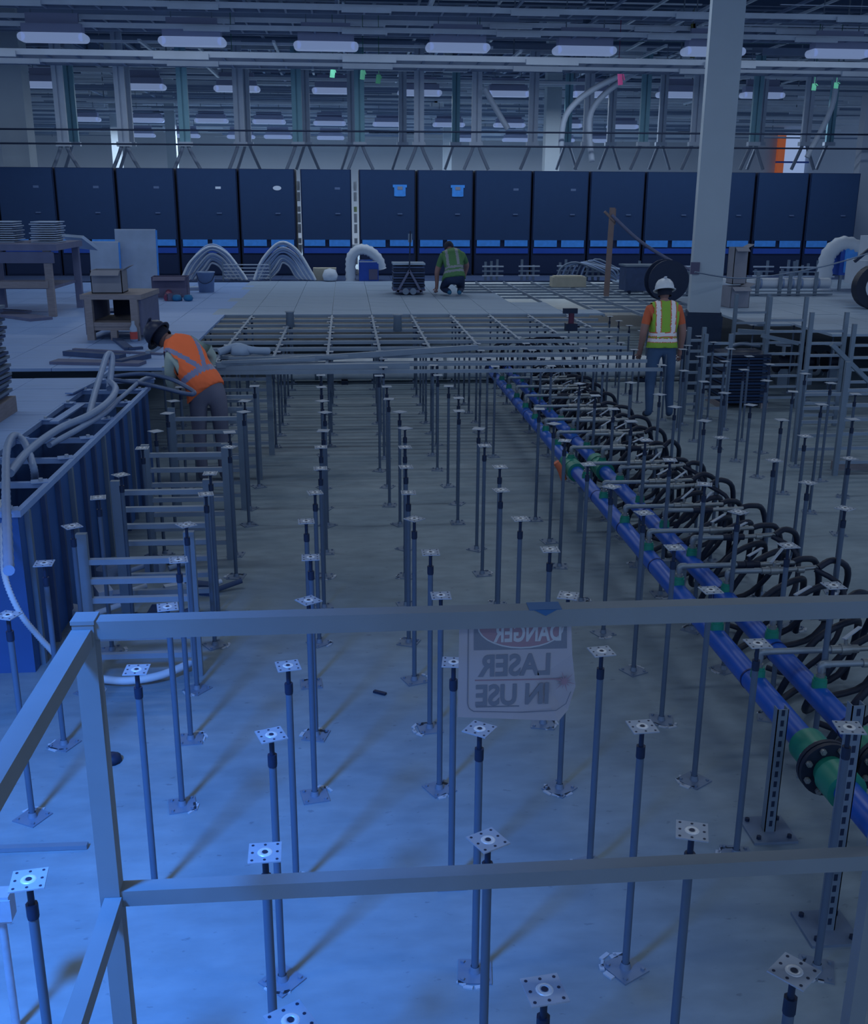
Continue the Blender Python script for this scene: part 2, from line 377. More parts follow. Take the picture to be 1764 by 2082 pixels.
# ------------------------------------------------------------------ guard rail in front
RY = 1.93
rt = 0.038
gr = thing('guard_rail', 'blue-grey square-section guard rail with top rail and mid rail in the foreground', 'railing', (0, 0, 0))
tl, tr = QY(190, 1266, RY), QY(1800, 1221, RY)
tz = QY(882, 1246, RY).z; ml = QY(240, 1818, RY); mz = QY(882, 1783, RY).z
xr = QY(1790, 1783, RY).x; xl = QY(172, 1275, RY).x + .012
MB().bb(xl, xr + 1.2, RY, RY + rt, tz - rt, tz).build('top_rail', M_rail, gr)
MB().bb(xl, xr + 1.2, RY, RY + rt, mz - rt, mz).build('mid_rail', M_rail, gr)
MB().bb(xl - .036, xl + .006, RY - .004, RY + .036, 0, tz - .001).build('post', M_rail, gr)
MB().bb(xl - .038, xl + .008, RY - .006, RY + .044, tz - .004, tz + .004).build('post_cap', M_rail, gr)
MB().bb(xr + .0, xr + .04, RY + .0385, RY + .078, 0, tz).build('post', M_rail, gr)
MB().bb(xl - .037, xl + .001, -1.2, RY - .005, tz - rt - .014, tz - .014).build('side_top_rail', M_rail, gr)
MB().bb(xl - .026, xl + .01, -1.2, RY - .005, mz - rt - .012, mz - .01).build('side_mid_rail', M_rail, gr)
MB().bb(xl - .037, xl + .001, -1.2, -1.16, 0, tz - rt - .014).build('post', M_rail, gr)

# tape and laser sign (front of the sign faces away from the camera)
SY = RY + rt + .004
tape = MB(); a = QY(1076, 1238, RY).x; b_ = QY(1142, 1238, RY).x; m_ = (a + b_) / 2
tape.bb(a, b_, RY - .001, RY + rt + .002, tz, tz + .0012)
tape.add([(a + .008, RY - .0015, tz + .001), (b_ - .008, RY - .0015, tz + .001), (m_, RY - .0015, tz - .011)], [(0, 2, 1)])
tape.add([(a + .01, RY - .003, tz + .0011), (b_ - .01, RY - .003, tz + .0011), (m_, RY - .003, tz - .012)], [(0, 1, 2)])
tag(tape.build('blue_tape', mat('blue_masking_tape', (46, 92, 146), 0.6, 0, 0.05)), 'blue tape folded over the top rail above the laser sign', 'tape')
sg = thing('warning_sign', 'translucent DANGER laser in use sign seen from behind, hanging from the top rail', 'sign', (0, 0, 0))
def S(px, py, dy=0): v = QY(px, py, SY); return Vector((v.x, SY + dy, v.z))
out = [S(934, 1240), S(1160, 1240), S(1163, 1330), S(1172, 1400), S(1158, 1452), S(1138, 1470), S(1040, 1462), S(930, 1458)]
sh = MB(); n = len(out); dv = [0, 0, 0, .012, .02, .01, 0, 0]
vs = [Vector((p.x, p.y + d, p.z)) for p, d in zip(out, dv)]
ctr = sum(vs, Vector()) / n; ctr.y = SY
vs2 = [v + Vector((0, .0008, 0)) for v in vs]
sh.add(vs + vs2 + [ctr, ctr + Vector((0, .0008, 0))], [((k + 1) % n, k, 2 * n) for k in range(n)] + [(n + k, n + (k + 1) % n, 2 * n + 1) for k in range(n)] + [(k, (k + 1) % n, n + (k + 1) % n, n + k) for k in range(n)])
M_sheet = mat('translucent_sheet', (156, 160, 180), 0.5, 0, 0.04, 8, alpha=0.93)
sh.build('sheet', M_sheet, sg)
def flat(name, pts, m, dy=-.0008):
    vs = [S(*p, dy) for p in pts]; f = [tuple(range(len(vs)))]
    b = MB(); b.add(vs + [v + Vector((0, .0006, 0)) for v in vs], [tuple(range(len(vs)))[::-1], tuple(range(len(vs), 2 * len(vs)))]); return b.build(name, m, sg)
M_ink = mat('sign_ink', (106, 116, 138), 0.6, 0, 0); M_red = mat('sign_red', (134, 116, 136), 0.6, 0, 0); M_lt = mat('sign_light', (160, 170, 188), 0.6, 0, 0)
flat('header_panel', [(963, 1278), (1152, 1274), (1152, 1318), (963, 1322)], M_ink)
ov = [(1058 + 88 * math.cos(t), 1274 + 44 * math.sin(t)) for t in [math.pi * k / 14 for k in range(15)]]
flat('oval_rim', ov, M_lt, -.0012)
flat('oval', [(1058 + (x - 1058) * .965, 1274 + (y - 1274) * .93) for x, y in ov], M_red, -.0016)
flat('laser_line', [(965, 1382), (1140, 1379), (1140, 1381.5), (965, 1384.5)], M_red)
flat('underline', [(967, 1436), (1055, 1434), (1055, 1436.5), (967, 1438.5)], M_ink)
bord = [(952, 1278), (950, 1430), (953, 1440), (962, 1446), (1060, 1448), (1130, 1444), (1150, 1430), (1158, 1410), (1160, 1406)]
bb_ = MB()
for p, q in zip(bord, bord[1:]): bb_.bar(S(*p, -.001), S(*q, -.001), .0016, .0008, up=(0, 1, 0))
bb_.build('border_line', M_ink, sg)
st = MB(); c0 = S(1147, 1385, -.0014)
sp_ = [c0 + Vector((r_ * math.cos(a_), 0, r_ * math.sin(a_))) for a_, r_ in [(2 * math.pi * k / 24, (.006, .017, .006, .026)[k % 4]) for k in range(24)]]
st.add(sp_ + [c0, ], [(k, (k + 1) % 24, 24) for k in range(24)])
st.build('starburst', M_red, sg)
def text(body, x0, x1, y0, y1, m, name, dy):
    cu = bpy.data.curves.new(name, 'FONT'); cu.body = body; cu.offset = 0.03; cu.extrude = 0.01; cu.resolution_u = 4
    tmp = bpy.data.objects.new(name, cu); COL.objects.link(tmp)
    dg = bpy.context.evaluated_depsgraph_get(); me = bpy.data.meshes.new_from_object(tmp.evaluated_get(dg))
    bpy.data.objects.remove(tmp)
    xs = [v.co.x for v in me.vertices]; ys = [v.co.y for v in me.vertices]
    A, B = S(x1, y1), S(x0, y0)                  # text starts at the right: mirrored to the viewer
    for v in me.vertices:
        u = (v.co.x - min(xs)) / (max(xs) - min(xs)); t = (v.co.y - min(ys)) / (max(ys) - min(ys))
        v.co = Vector((A.x + (B.x - A.x) * u, SY + dy - v.co.z * .02, A.z + (B.z - A.z) * t))
    me.materials.clear(); me.materials.append(m)
    return put(name, me, sg)
text('LASER', 972, 1117, 1331, 1372, M_ink, 'lettering', -.0012)
text('IN USE', 967, 1114, 1392, 1431, M_ink, 'lettering', -.0012)
text('DANGER', 1003, 1140, 1268, 1302, M_lt, 'lettering', -.0020)

# ------------------------------------------------------------------ blue pipes
PZ, PR = 0.45, 0.056
p1, p2 = Q(1400, 1228, PZ), Q(1400, 1140, PZ)
X1, X2 = p1.x, p2.x
X1 = (Q(1400, 1228, PZ).x + Q(1533, 1390, PZ).x) / 2; X2 = (Q(1400, 1138, PZ).x + Q(1620, 1370, PZ).x) / 2
Yend = Q(1000, 752, PZ).y
def blue_pipe(X, lab, cy):
    t = thing('blue_water_pipe', lab, 'pipe', (X, 0, 0), 0, 'blue water pipes')
    MB().cyl((0, 2.2, PZ), (0, Yend, PZ), PR, n=24).build('pipe_run', M_blue, t)
    for k in range(14):
        y = 3.7 + k * .82 + (.3 if X == X2 else 0)
        MB().cyl((0, y, PZ), (0, y + .012, PZ), PR + .0025, n=24).build('joint_band', M_blued, t)
    for y in cy:
        near = y < 6
        for s in (-1, 1):
            c = MB(); f = s
            c.cyl((0, y + f * .025, PZ), (0, y + f * .07, PZ), PR + .012, PR + .022, 24)
            c.cyl((0, y + f * .07, PZ), (0, y + f * .19, PZ), PR + .026, n=24)
            c.build('green_socket', M_green, t)
            if near: MB().cyl((0, y + f * .004, PZ), (0, y + f * .024, PZ), PR + .064, n=28).build('flange', M_black, t)
        if near:
            for k in range(8):
                a = R(22.5 + 45 * k); cx_, cz_ = (PR + .044) * math.cos(a), PZ + (PR + .044) * math.sin(a)
                MB().cyl((cx_, y - .045, cz_), (cx_, y + .04, cz_), .007, n=8).cyl((cx_, y - .04, cz_), (cx_, y - .026, cz_), .014, n=6).cyl((cx_, y + .026, cz_), (cx_, y + .038, cz_), .014, n=6).build('bolt', M_brass, t)
        else:
            MB().cyl((0, y - .025, PZ), (0, y + .025, PZ), PR + .018, n=24).build('clamp_ring', M_green, t)
    MB().cyl((0, Yend, PZ), (0, Yend + .03, PZ), PR + .008, n=20).build('end_cap', M_blued, t)
    return t
Yn = Q(1685, 1560, PZ).y; Yfar = Q(1165, 950, PZ).y
blue_pipe(X1, 'blue water pipe with green couplings, left of the parallel pair', (Yn, Yfar))
blue_pipe(X2, 'blue water pipe with green couplings, right of the pair beside black hoses', (Yn, Yfar))
# branches
yb1 = [Q(X, Y, PZ + .08).y for X, Y in ((1560, 1362), (1460, 1268), (1393, 1178), (1330, 1108), (1278, 1053), (1229, 1004))]
ys = list(yb1); k = 0
while ys[-1] + .6 < Yend: ys.append(ys[-1] + .61)
ys = [ys[0] - .62 * 1] + ys
ys = [y for y in ys if abs(y - Yn) > .2]
bm_cache = {}
def branch(n, y, which):
    X = X1 if which == 0 else X2
    yy = y - (.13 if which else 0)
    if abs(yy - Yn) < .2: return
    L = (X2 - X1) + .12 if which == 0 else .22
    side = 'left' if which == 0 else 'right'
    t = thing('hose_branch', f'steel valve branch with black hose, {ORD[n]} from the near end, {side} blue pipe', 'pipe fitting', (X, yy, 0), 0, 'valve branches of the blue pipes')
    z0 = PZ + PR
    q = random.Random(n * 2 + which)
    MB().cyl((0, 0, z0 - .012), (0, 0, z0 + .03), .036, .034, 16).cyl((0, 0, z0 + .03), (0, 0, z0 + .045), .03, n=16).build('green_saddle', M_green, t)
    ze = z0 + .115 + q.uniform(-.01, .01)
    MB().cyl((0, 0, z0 + .04), (0, 0, z0 + .06), .024, n=6).cyl((0, 0, z0 + .06), (0, 0, ze - .03), .015, n=12).cyl((0, 0, z0 + .075), (0, 0, z0 + .09), .021, n=6).build('riser_nipple', M_brass, t)
    MB().tube([(0, 0, ze - .035), (0, 0, ze - .01), (.012, 0, ze), (.04, 0, ze)], .019, 12, 4).build('elbow', M_pipe, t)
    MB().cyl((.035, 0, ze), (L, 0, ze), .0155, n=12).build('branch_pipe', M_pipe, t)
    v = MB().cyl((L - .02, 0, ze), (L + .03, 0, ze), .023, n=8).cyl((L + .03, 0, ze), (L + .08, 0, ze), .028, n=12).cyl((L + .08, 0, ze), (L + .12, 0, ze), .022, n=8).cyl((L + .055, 0, ze), (L + .055, 0, ze + .05), .01, n=8)
    v.build('ball_valve', M_black if q.random() < .4 else M_brass, t)
    tail = MB().cyl((L + .12, 0, ze), (L + .34, q.uniform(-.02, .02), ze + .01), .014, n=10).cyl((L + .2, 0, ze), (L + .24, 0, ze), .021, n=6)
    tail.build('hose_tail', M_brass, t)
    ha = q.uniform(.3, 1.1)
    MB().box((L + .055 + .05 * math.cos(ha), 0.035, ze + .055 + .03 * math.sin(ha)), (.13, .022, .006), M=Matrix.Rotation(-ha * .6, 3, 'Y') @ Matrix.Rotation(.5, 3, 'Z')).build('valve_handle', M_head, t)
    e = L + .33; a = q.uniform(-.05, .08); s = q.uniform(.7, 1.0)
    hose = [(e, 0, ze + .01), (e + .1 * s, .03, ze + .03 + a * .3), (e + .24 * s, .1, ze - .04), (e + .28 * s, .16 + a, ze - .26), (e + .12, .2, .1), (e - .12, .16, .045), (e - .3, .02, .045), (e - .34, -.1, .2), (e - .2, -.12, ze - .16), (e + .02, -.06, ze - .08), (e + .16 * s, .1, ze - .2), (e + .2, .28, .04)]
    MB().tube(hose, .02, 8, 4).build('black_hose', M_black, t)
    if q.random() < .3:
        MB().tube([(e - .02, 0, ze), (e + .12, -.1, ze - .1), (e + .05, -.22, ze - .35), (e - .15, -.2, .05), (e - .3, -.1, .04)], .017, 8, 4).build('black_hose', M_black, t)
for n_, y in enumerate(ys):
    for wh in (0, 1): branch(n_, y, wh)
# hose ends curling at the far end of the pipes
he = thing('hose_bundle', 'black hoses curling at the far end of the blue pipes', 'hose', (X1, Yend, 0))
for k in range(5):
    a = k * .16
    MB().tube([(a, .05, PZ), (a + .02, .1, PZ + .25), (a + .2, .12, PZ + .36 + .02 * k), (a + .5, .1, PZ + .3), (a + .7, .1, .2), (a + .75, 0, .03)], .022, 8, 4).build('hose', M_black, he)
# orange clip by the far coupling
o = Q(1140, 962, .42)
tag(MB().tube([(o.x - .05, o.y, .52), (o.x - .01, o.y, .46), (o.x + .03, o.y, .36)], .03, 10, 4, .93).build('orange_strap', mat('orange_plastic', (206, 112, 84), .6)), 'orange sling hanging off the far green coupling', 'strap')
# pipe supports: strut posts with base plates
def support(px, pyb, ztop, label, w=.05):
    p = Q(px, pyb, 0); t = thing('pipe_support', label, 'support post', (p.x, p.y, 0), 0, 'strut posts beside the blue pipes')
    MB().bb(-.1, .1, -.1, .1, 0, .012).build('base_plate', M_plinth if 0 else M_steel, t)
    MB().bb(-w / 2, w / 2, -.021, -.017, .012, ztop).bb(-w / 2, -w / 2 + .004, -.021, .021, .012, ztop).bb(w / 2 - .004, w / 2, -.021, .021, .012, ztop).build('strut_post', M_strut, t)
    sl = MB()
    for k in range(int(ztop / .05)): sl.bb(-.007, .007, -.0225, -.0205, .04 + k * .05, .068 + k * .05)
    tag(sl.build('slot', M_dark, t), kind='stuff')
    for a, b in ((-.07, -.07), (.07, -.07), (.07, .07), (-.07, .07)):
        MB().cyl((a, b, .012), (a, b, .026), .011, n=6).build('bolt', M_dark, t)
support(1560, 1690, .62, 'perforated strut post on a square base plate, left of the near coupling')
support(1678, 1890, .98, 'strut post on a bolted base plate behind the mid rail at lower right')
for px, py, nm in ((1300, 1250, 'middle'), (1210, 1080, 'farther')):
    p = Q(px, py, 0)
    t = thing('pipe_support', f'low strut cradle under the blue pipes, {nm} one', 'support post', (0, p.y, 0))
    MB().bb(X1 - .05, X2 + .05, -.02, .02, PZ - PR - .041, PZ - PR).build('cross_strut', M_strut, t)
    for x in (X1 - .02, X2 + .02): MB().bb(x - .02, x + .02, -.02, .02, 0, PZ - PR - .041).build('leg', M_strut, t)

# ------------------------------------------------------------------ strut ladder frames
def frame(x0, x1, Y, ztop, n, label, step=.118, w=.06, zb=.14, name='strut_ladder', group='strut ladder frames on the left', z0=0.0, depth=.041):
    t = thing(name, label, 'strut ladder', (x0, Y, z0), 0, group)
    L = x1 - x0
    for x in (0, L): MB().bb(x - w / 2, x + w / 2, -depth / 2, depth / 2, 0, ztop).build('upright', M_strut, t)
    for k in range(n):
        z = zb + k * step
        MB().bb(w / 2, L - w / 2, -.018, .018, z - .016, z + .016).build('rung', M_stringer, t)
    return t
for k, (px0, px1, pb, tz_) in enumerate(((206, 403, 1372, .9), (240, 437, 1238, .93), (310, 470, 1136, .93), (357, 498, 1036, .95), (405, 528, 975, .95), (440, 553, 925, .95))):
    Y = Q(px1, pb, 0).y; x1 = Q(px1, pb, 0).x
    frame(x1 - .60, x1, Y, tz_, 7 if k else 6, f'strut ladder frame on the slab below the trench, {ORD[k]} from the camera')
for k, (pa, pb, Yb, zt, lab) in enumerate(((1484, 1548, 14.6, 1.45, 'leftmost of the tall strut ladders in front of the right floor'), (1552, 1624, 13.6, 1.5, 'tall strut ladder with rungs, second from the left on the right side'), (1638, 1708, 12.4, 1.42, 'tall strut ladder, third from the left on the right side'), (1632, 1722, 10.6, 1.0, 'short wide strut ladder standing nearest on the right'), (1722, 1810, 10.0, 1.18, 'strut ladder cut by the right picture edge'), (1726, 1830, 12.2, 1.3, 'far strut ladder at the right picture edge'))):
    xa = QY(pa, 750, Yb).x; xb = QY(pb, 750, Yb).x
    frame(xa, xb, Yb, zt, int((zt - .2) / .15), lab, .15, .05, .14, group='strut ladder frames on the right')
for k, (pa, pb, Yb, zt, lab) in enumerate(((1395, 1425, 13.2, 1.15, 'narrow strut ladder in front of the dark column plinth'), (1430, 1480, 12.9, 1.1, 'strut ladder behind the stack of black panels'),)):
    xa = QY(pa, 750, Yb).x; xb = QY(pb, 750, Yb).x
    frame(xa, xb, Yb, zt, 7, lab, .14, .05, .14, group='strut ladder frames on the right')
# diagonal braces on the right
def brace(a, b, lab, w=.05, m=M_strut, name='brace_bar', cat='brace'):
    return tag(MB().bar(a, b, w).build(name, m), lab, cat)
brace(QY(1548, 682, 13.3), QY(1622, 698, 13.3), 'diagonal strut between the tall ladders on the right')
brace(QY(1690, 700, 11.8), QY(1775, 785, 11.8), 'steep diagonal strut by the right picture edge')
brace(QY(1500, 672, 14.0), QY(1560, 676, 14.0), 'short level strut between the two leftmost tall ladders')

# ------------------------------------------------------------------ trench of open floor bays
tr_ = thing('trench_frame', 'row of open floor bays with pale cross bars and dark sides on the left', 'floor frame')
YE = Q(291, 785, H).y + 1.2
MB().bb(TR1 - .012, TR1 + .022, YF, YE - 1.15, H - .04, H - .002).build('edge_stringer', M_tile2, tr_)
MB().bb(TR0 - .01, TR0 + .02, YF, YE, H - .04, H - .002).build('edge_stringer', M_tile2, tr_)
yy = [Q(100, y, H).y for y in (1034, 978, 930, 890, 852, 819, 793, 772)]
for y in yy:
    MB().bb(TR0 + .02, TR1 - .012, y - .018, y + .018, H - .04, H - .004).build('cross_bar', M_tile2, tr_)
    MB().box((TR1 - .05, y, H - .001), (.1, .09, .006), .3).build('corner_bracket', M_tile2, tr_)
    MB().box((TR0 + .05, y, H - .001), (.09, .08, .006), -.2).build('corner_bracket', M_tile2, tr_)
    for x in (TR1 - .04, TR0 + .04): MB().cyl((x, y, H), (x, y, H + .02), .014, n=8).build('screw', M_head, tr_)
# rounded cut-out lips between the bars
for a, b in zip(yy, yy[1:]):
    MB().tube([(TR0 + .03, a + .1, H - .045), (TR0 + .1, a + .035, H - .03), ((TR0 + TR1) / 2, a + .022, H - .03), (TR1 - .1, a + .035, H - .03), (TR1 - .03, a + .1, H - .045)], .012, 6, 3).build('bay_lip', M_tile2, tr_)
MB().bb(TR1 - .008, TR1 + .0, YF, YE - 1.2, 0.0, H - .04).build('side_panel', M_fascia, tr_)
MB().bb(TR0 - .012, TR0 - .0, YF, YE, 0.0, H - .04).build('side_panel', M_fascia, tr_)
MB().bb(TR0 - 2.5, TR1, YF - .012, YF - .002, 0.0, H - .04).build('end_panel', M_fascia, tr_)
for k in range(12):
    y = YF + .12 + k * (YE - 1.3 - YF) / 12
    MB().bb(TR1 + .0, TR1 + .03, y - .02, y + .02, 0, H - .04).build('stud', M_debris if k % 3 else M_strut, tr_)
MB().bb(TR0 - 2.5, TR1 + .022, YF - .025, YF - .002, H - .04, H - .002).build('edge_stringer', M_tile2, tr_)
# dark opening beyond the trench is left open in the tiles; two perforated panels stand inside
def hose(pts, r, lab, m=M_hose, rib=None, n=10, sub=6, name='conduit_hose', cat='conduit'):
    return tag(MB().tube([Q(*p) for p in pts], r, n, sub, rib).build(name, m), lab, cat)
hose([(18, 1160, H + .10), (14, 1060, H + .10), (12, 990, H + .10), (14, 915, H + .12), (28, 886, H + .12), (50, 900, H + .08), (68, 950, H + .02), (72, 985, H - .15)], .026, 'ribbed grey conduit arching over the nearest trench bays', rib=.88, sub=14)
hose([(20, 962, H + .06), (60, 915, H + .08), (120, 872, H + .09), (180, 845, H + .1), (222, 815, H + .12), (235, 790, H + .14), (222, 775, H + .12)], .028, 'long grey conduit lying diagonally along the open trench')
hose([(178, 860, H + .04), (190, 810, H + .1), (205, 760, H + .2), (218, 722, H + .3), (228, 728, H + .27), (222, 790, H + .08)], .028, 'grey conduit standing up in a tight bend over the trench')
hose([(100, 905, H + .03), (160, 872, H + .05), (215, 838, H + .05), (240, 812, H + .03)], .022, 'thin grey conduit beside the trench edge')
hose([(225, 766, H + .05), (290, 760, H + .10), (345, 770, H + .08), (385, 790, H + .04), (395, 800, H + .03), (375, 800, H + .02), (300, 782, H + .02), (228, 772, H + .04)], .02, 'dark conduit looping into the hands of the bending worker', m=mat('dark_conduit', (84, 106, 146), .4, .2))
hose([(200, 842, H + .02), (250, 805, H + .02), (285, 775, H + .02), (310, 765, H + .02)], .02, 'short conduit along the inner trench edge')
hose([(4, 1020, .95), (6, 1120, .9), (12, 1180, .85), (40, 1245, .7), (75, 1290, .55), (108, 1326, .42)], .017, 'pale spiral conduit dropping in front of the trench end', m=M_white, rib=.75, sub=22)
hose([(200, 1380, .04), (260, 1384, .04), (330, 1372, .05), (400, 1342, .06)], .024, 'white conduit lying on the slab at the ladder feet', m=M_white)
for k, (a, b) in enumerate((((110, 858), (165, 822)), ((140, 800), (185, 778)))):
    A, B = Q(*a, H + .02), Q(*b, H + .02)
    tag(MB().bar(A, B, .07, .012).build('metal_strip', M_tile2), f'flat metal strip bridging the trench, {"nearer" if k == 0 else "farther"} one', 'strip')
# junk below, between ladders
jb = random.Random(3)
sp_pos = [Q(150 + jb.uniform(0, 260), 1140 + jb.uniform(0, 140), 0) for k in range(9)]
sp_rank = {k: sorted((k % 3, k % 3 + 3, k % 3 + 6), key=lambda i_: sp_pos[i_].y).index(k) for k in range(9)}
for k in range(9):
    p = sp_pos[k]
    b = MB().box((0, 0, .04), (jb.uniform(.08, .25), jb.uniform(.05, .12), .08), jb.uniform(0, 3)).cyl((.1, 0, .02), (.28, .1, .05), .02, n=8)
    tag(b.build('scrap_piece', (M_paper, M_hose, M_debris)[k % 3], None, p), f'scrap fitting on the slab behind the ladders, {("pale", "grey", "dark")[k % 3]} one, {["nearest", "middle", "farthest"][sp_rank[k]]} of its colour', 'scrap', 'scrap on the slab')

# ------------------------------------------------------------------ column and plinth
cp = Q(1445, 637, H); CY = 15.0
c0 = QY(1409, 600, CY); c1 = QY(1479, 600, CY); cw = c1.x - c0.x; cx = (c0.x + c1.x) / 2
zb = QY(1445, 636, CY).z
col_ = thing('square_column', 'tall pale square column on a dark plinth, right of the hard-hat worker', 'column', (cx, CY + cw / 2, 0), R(-14))
k_ = cw / 2 * .86
MB().bb(-k_, k_, -k_, k_, zb, 9.2).build('shaft', M_concol, col_)
MB().bb(-k_ - .02, k_ + .02, -k_ - .02, k_ + .02, zb - .05, zb).build('base_band', M_plinth, col_)
MB().bb(-k_ - .04, k_ + .04, -k_ - .04, k_ + .04, 0, zb - .05).build('plinth', M_plinth, col_)
MB().bb(-k_ - .03, -k_ + .1, -k_ - .035, -k_, zb + .55, zb + .72).build('wall_box', M_cardb, col_)
for (px, w_, Y, lab) in ((1125, 30, 36, 'far pale column above the cabinets, right of the middle'), (25, 56, 27, 'far pale column at the left edge above the cabinets'), (345, 20, 44, 'narrow far column in the left half above the cabinets'), (232, 18, 46, 'far column behind the hangers at the left'), (910, 17, 50, 'white far column in the middle above the cabinets')):
    a = QY(px - w_ / 2, 250, Y).x; b = QY(px + w_ / 2, 250, Y).x
    tag(MB().bb(a, b, Y, Y + (b - a), 0, 9.2).build('far_column', M_concol), lab, 'column')

# ------------------------------------------------------------------ cabinets
CYY = 24.6
edges = [(-122, 0), (1, 117), (119, 239), (242, 360), (363, 486), (488, 602), (612, 716), (730, 845), (848, 961), (964, 1079), (1081, 1194), (1196, 1307), (1309, 1419), (1424, 1529), (1532, 1636), (1638, 1740)]
CH = 3.36
for n_, (a, b) in enumerate(edges):
    xa, xb = QY(a, 450, CYY).x, QY(b, 450, CYY).x; W = xb - xa
    ft = {5: ', with a pale oval label', 7: ', with a blue taped notice', 8: ', with a blue taped notice'}.get(n_, '')
    if n_ == 0: lab = 'black cabinet cut by the left picture edge'
    else: lab = f'tall black cabinet, {ORD[n_ - 1]} whole one from the left{ft}'
    t = thing('equipment_cabinet', lab, 'cabinet', ((xa + xb) / 2, CYY, H), 0, 'black cabinets along the hall')
    h = CH - H
    MB().bb(-W / 2 + .01, W / 2 - .01, .03, 1.1, 0.0, h - .01).build('body', M_cabd, t)
    MB().bb(-W / 2 + .035, W / 2 - .035, 0, .03, .80, h - .02).build('door_panel', M_cab, t)
    MB().bb(-W / 2 + .03, W / 2 - .03, .012, .03, .04, .48).build('plinth_panel', M_cabd, t)
    MB().bb(-W / 2 + .05, W / 2 - .05, -.005, .028, .50, .62).build('lower_film', M_film2, t)
    for s in (-1, 1):
        c = s * W * .245
        MB().bb(c - W * .205, c + W * .205, -.012, .0, .655 + rnd.uniform(-.01, .01), .80).build('blue_film_strip', M_film, t)
    lx = W * .18 if n_ < 6 else W * .22
    lz = h - .42
    if n_ in (7, 8):
        q = MB().bb(lx - .16, lx + .16, -.014, 0, lz + .03, lz + .09).bb(lx - .13, lx + .13, -.013, 0, lz - .16, lz + .03).box((lx, -.01, lz - .14), (.2, .01, .05), 0)
        q.build('blue_notice', M_film, t); MB().bb(lx - .055, lx + .06, -.018, -.012, lz - .02, lz + .05).build('notice_photo', M_card, t)
    elif n_ == 5:
        MB().bar((lx, -.006, lz), (lx, .002, lz), .15, .06).add([(lx + .095 * math.cos(q_ * math.pi / 8), -.008, lz + .05 * math.sin(q_ * math.pi / 8)) for q_ in range(16)], [tuple(range(16))]).build('oval_label', M_paper, t)
    elif n_ in (1, 2, 3, 4, 6, 9, 10):
        MB().bb(lx - .06, lx + .06, -.004, .004, lz - .025, lz + .025).build('label_plate', M_labdim if n_ != 4 else M_paper, t)
    MB().bb(lx - .055, lx + .055, -.02, 0, lz - .56, lz - .535).build('handle', M_labdim, t)
# pale posts in the two gaps
for px, nm, m in ((607, 'left', M_white), (723, 'right', M_white)):
    x = QY(px, 450, CYY).x
    g = thing('gap_post', f'slim pale post in the {nm} gap between the cabinets', 'post', (x, CYY + .3, H))
    for k in range(9):
        MB().bb(-.035, .035, 0, .05, k * .235, k * .235 + (.2 if k % 3 else .12)).build('segment', m if k != 6 or nm == 'left' else mat('lime_tag', (170, 196, 150), .6), g)

# ------------------------------------------------------------------ ceiling: lamps, hangers, grid
M_lamp = mat('lamp_diffuser', (112, 131, 168), 0.5, 0, 0, emit=0.75)
M_lbody = mat('lit_lamp_body', (150, 158, 192), 0.6, 0, 0.02)  # lavender glow of the lamps put into the housing colour
rows = [(5.62, [(110, 86), (392, 94), (663, 103), (930, 106), (1187, 112), (1448, 114), (1702, 118)], 'nearest'),
        (5.66, [(100, 179), (290, 183), (482, 187), (680, 191), (853, 195), (1032, 197), (1205, 198), (1378, 199), (1548, 200)], 'second'),
        (5.56, [(170, 247), (300, 249), (430, 250), (547, 252), (670, 255), (790, 257), (912, 258), (1035, 259), (1150, 260), (1265, 262)], 'third'),
        (5.42, [(287, 279), (378, 280), (490, 282), (565, 282), (672, 284), (950, 288), (1048, 288), (1140, 289), (1213, 290)], 'farthest')]
for z, L, nm in rows:
    for k, (px, py) in enumerate(L):
        p = Q(px, py, z)
        t = thing('ceiling_light', f'white strip ceiling lamp, {ORD[k]} from the left in the {nm} row', 'ceiling light', (p.x, p.y, z), 0, 'strip lamps under the ceiling')
        MB().box((0, 0, .08), (1.16, .3, .16)).cyl((-.58, -.15, .08), (-.58, .15, .08), .08, n=12).cyl((.58, -.15, .08), (.58, .15, .08), .08, n=12).build('diffuser', M_lamp, t)
        MB().box((0, 0, .24), (1.14, .3, .16)).box((0, 0, .42), (1.0, .1, .2)).build('housing', M_lbody, t)
        for x in (-.4, .4): MB().bar((x, 0, .38), (x, 0, 1.4), .02).build('hanger_rod', M_strut, t)
        area('strip_lamp_light', (p.x, p.y, z - .06), (1.2, .25), {'nearest': 38, 'second': 70, 'third': 120, 'farthest': 300}[nm], LAMPCOL)
M_hang = mat('hanger_grey', (172, 188, 212), 0.6, 0.1, 0.06)
M_kick = mat('kicker_dark', (118, 134, 160), .7, 0, .05)
M_hang2 = mat('hanger_teal', (122, 168, 190), 0.6, 0.1, 0.06)
hp = [(112, 26), (238, 26), (135, 29), (250, 29), (366, 26), (480, 27), (495, 30), (600, 27), (618, 30), (712, 31), (729, 27), (818, 31), (852, 27), (928, 31), (971, 27), (1088, 28), (1160, 32), (1202, 28), (1250, 31), (1318, 28), (1355, 31), (1425, 28), (1548, 28), (1560, 31), (1655, 28), (1705, 31)]
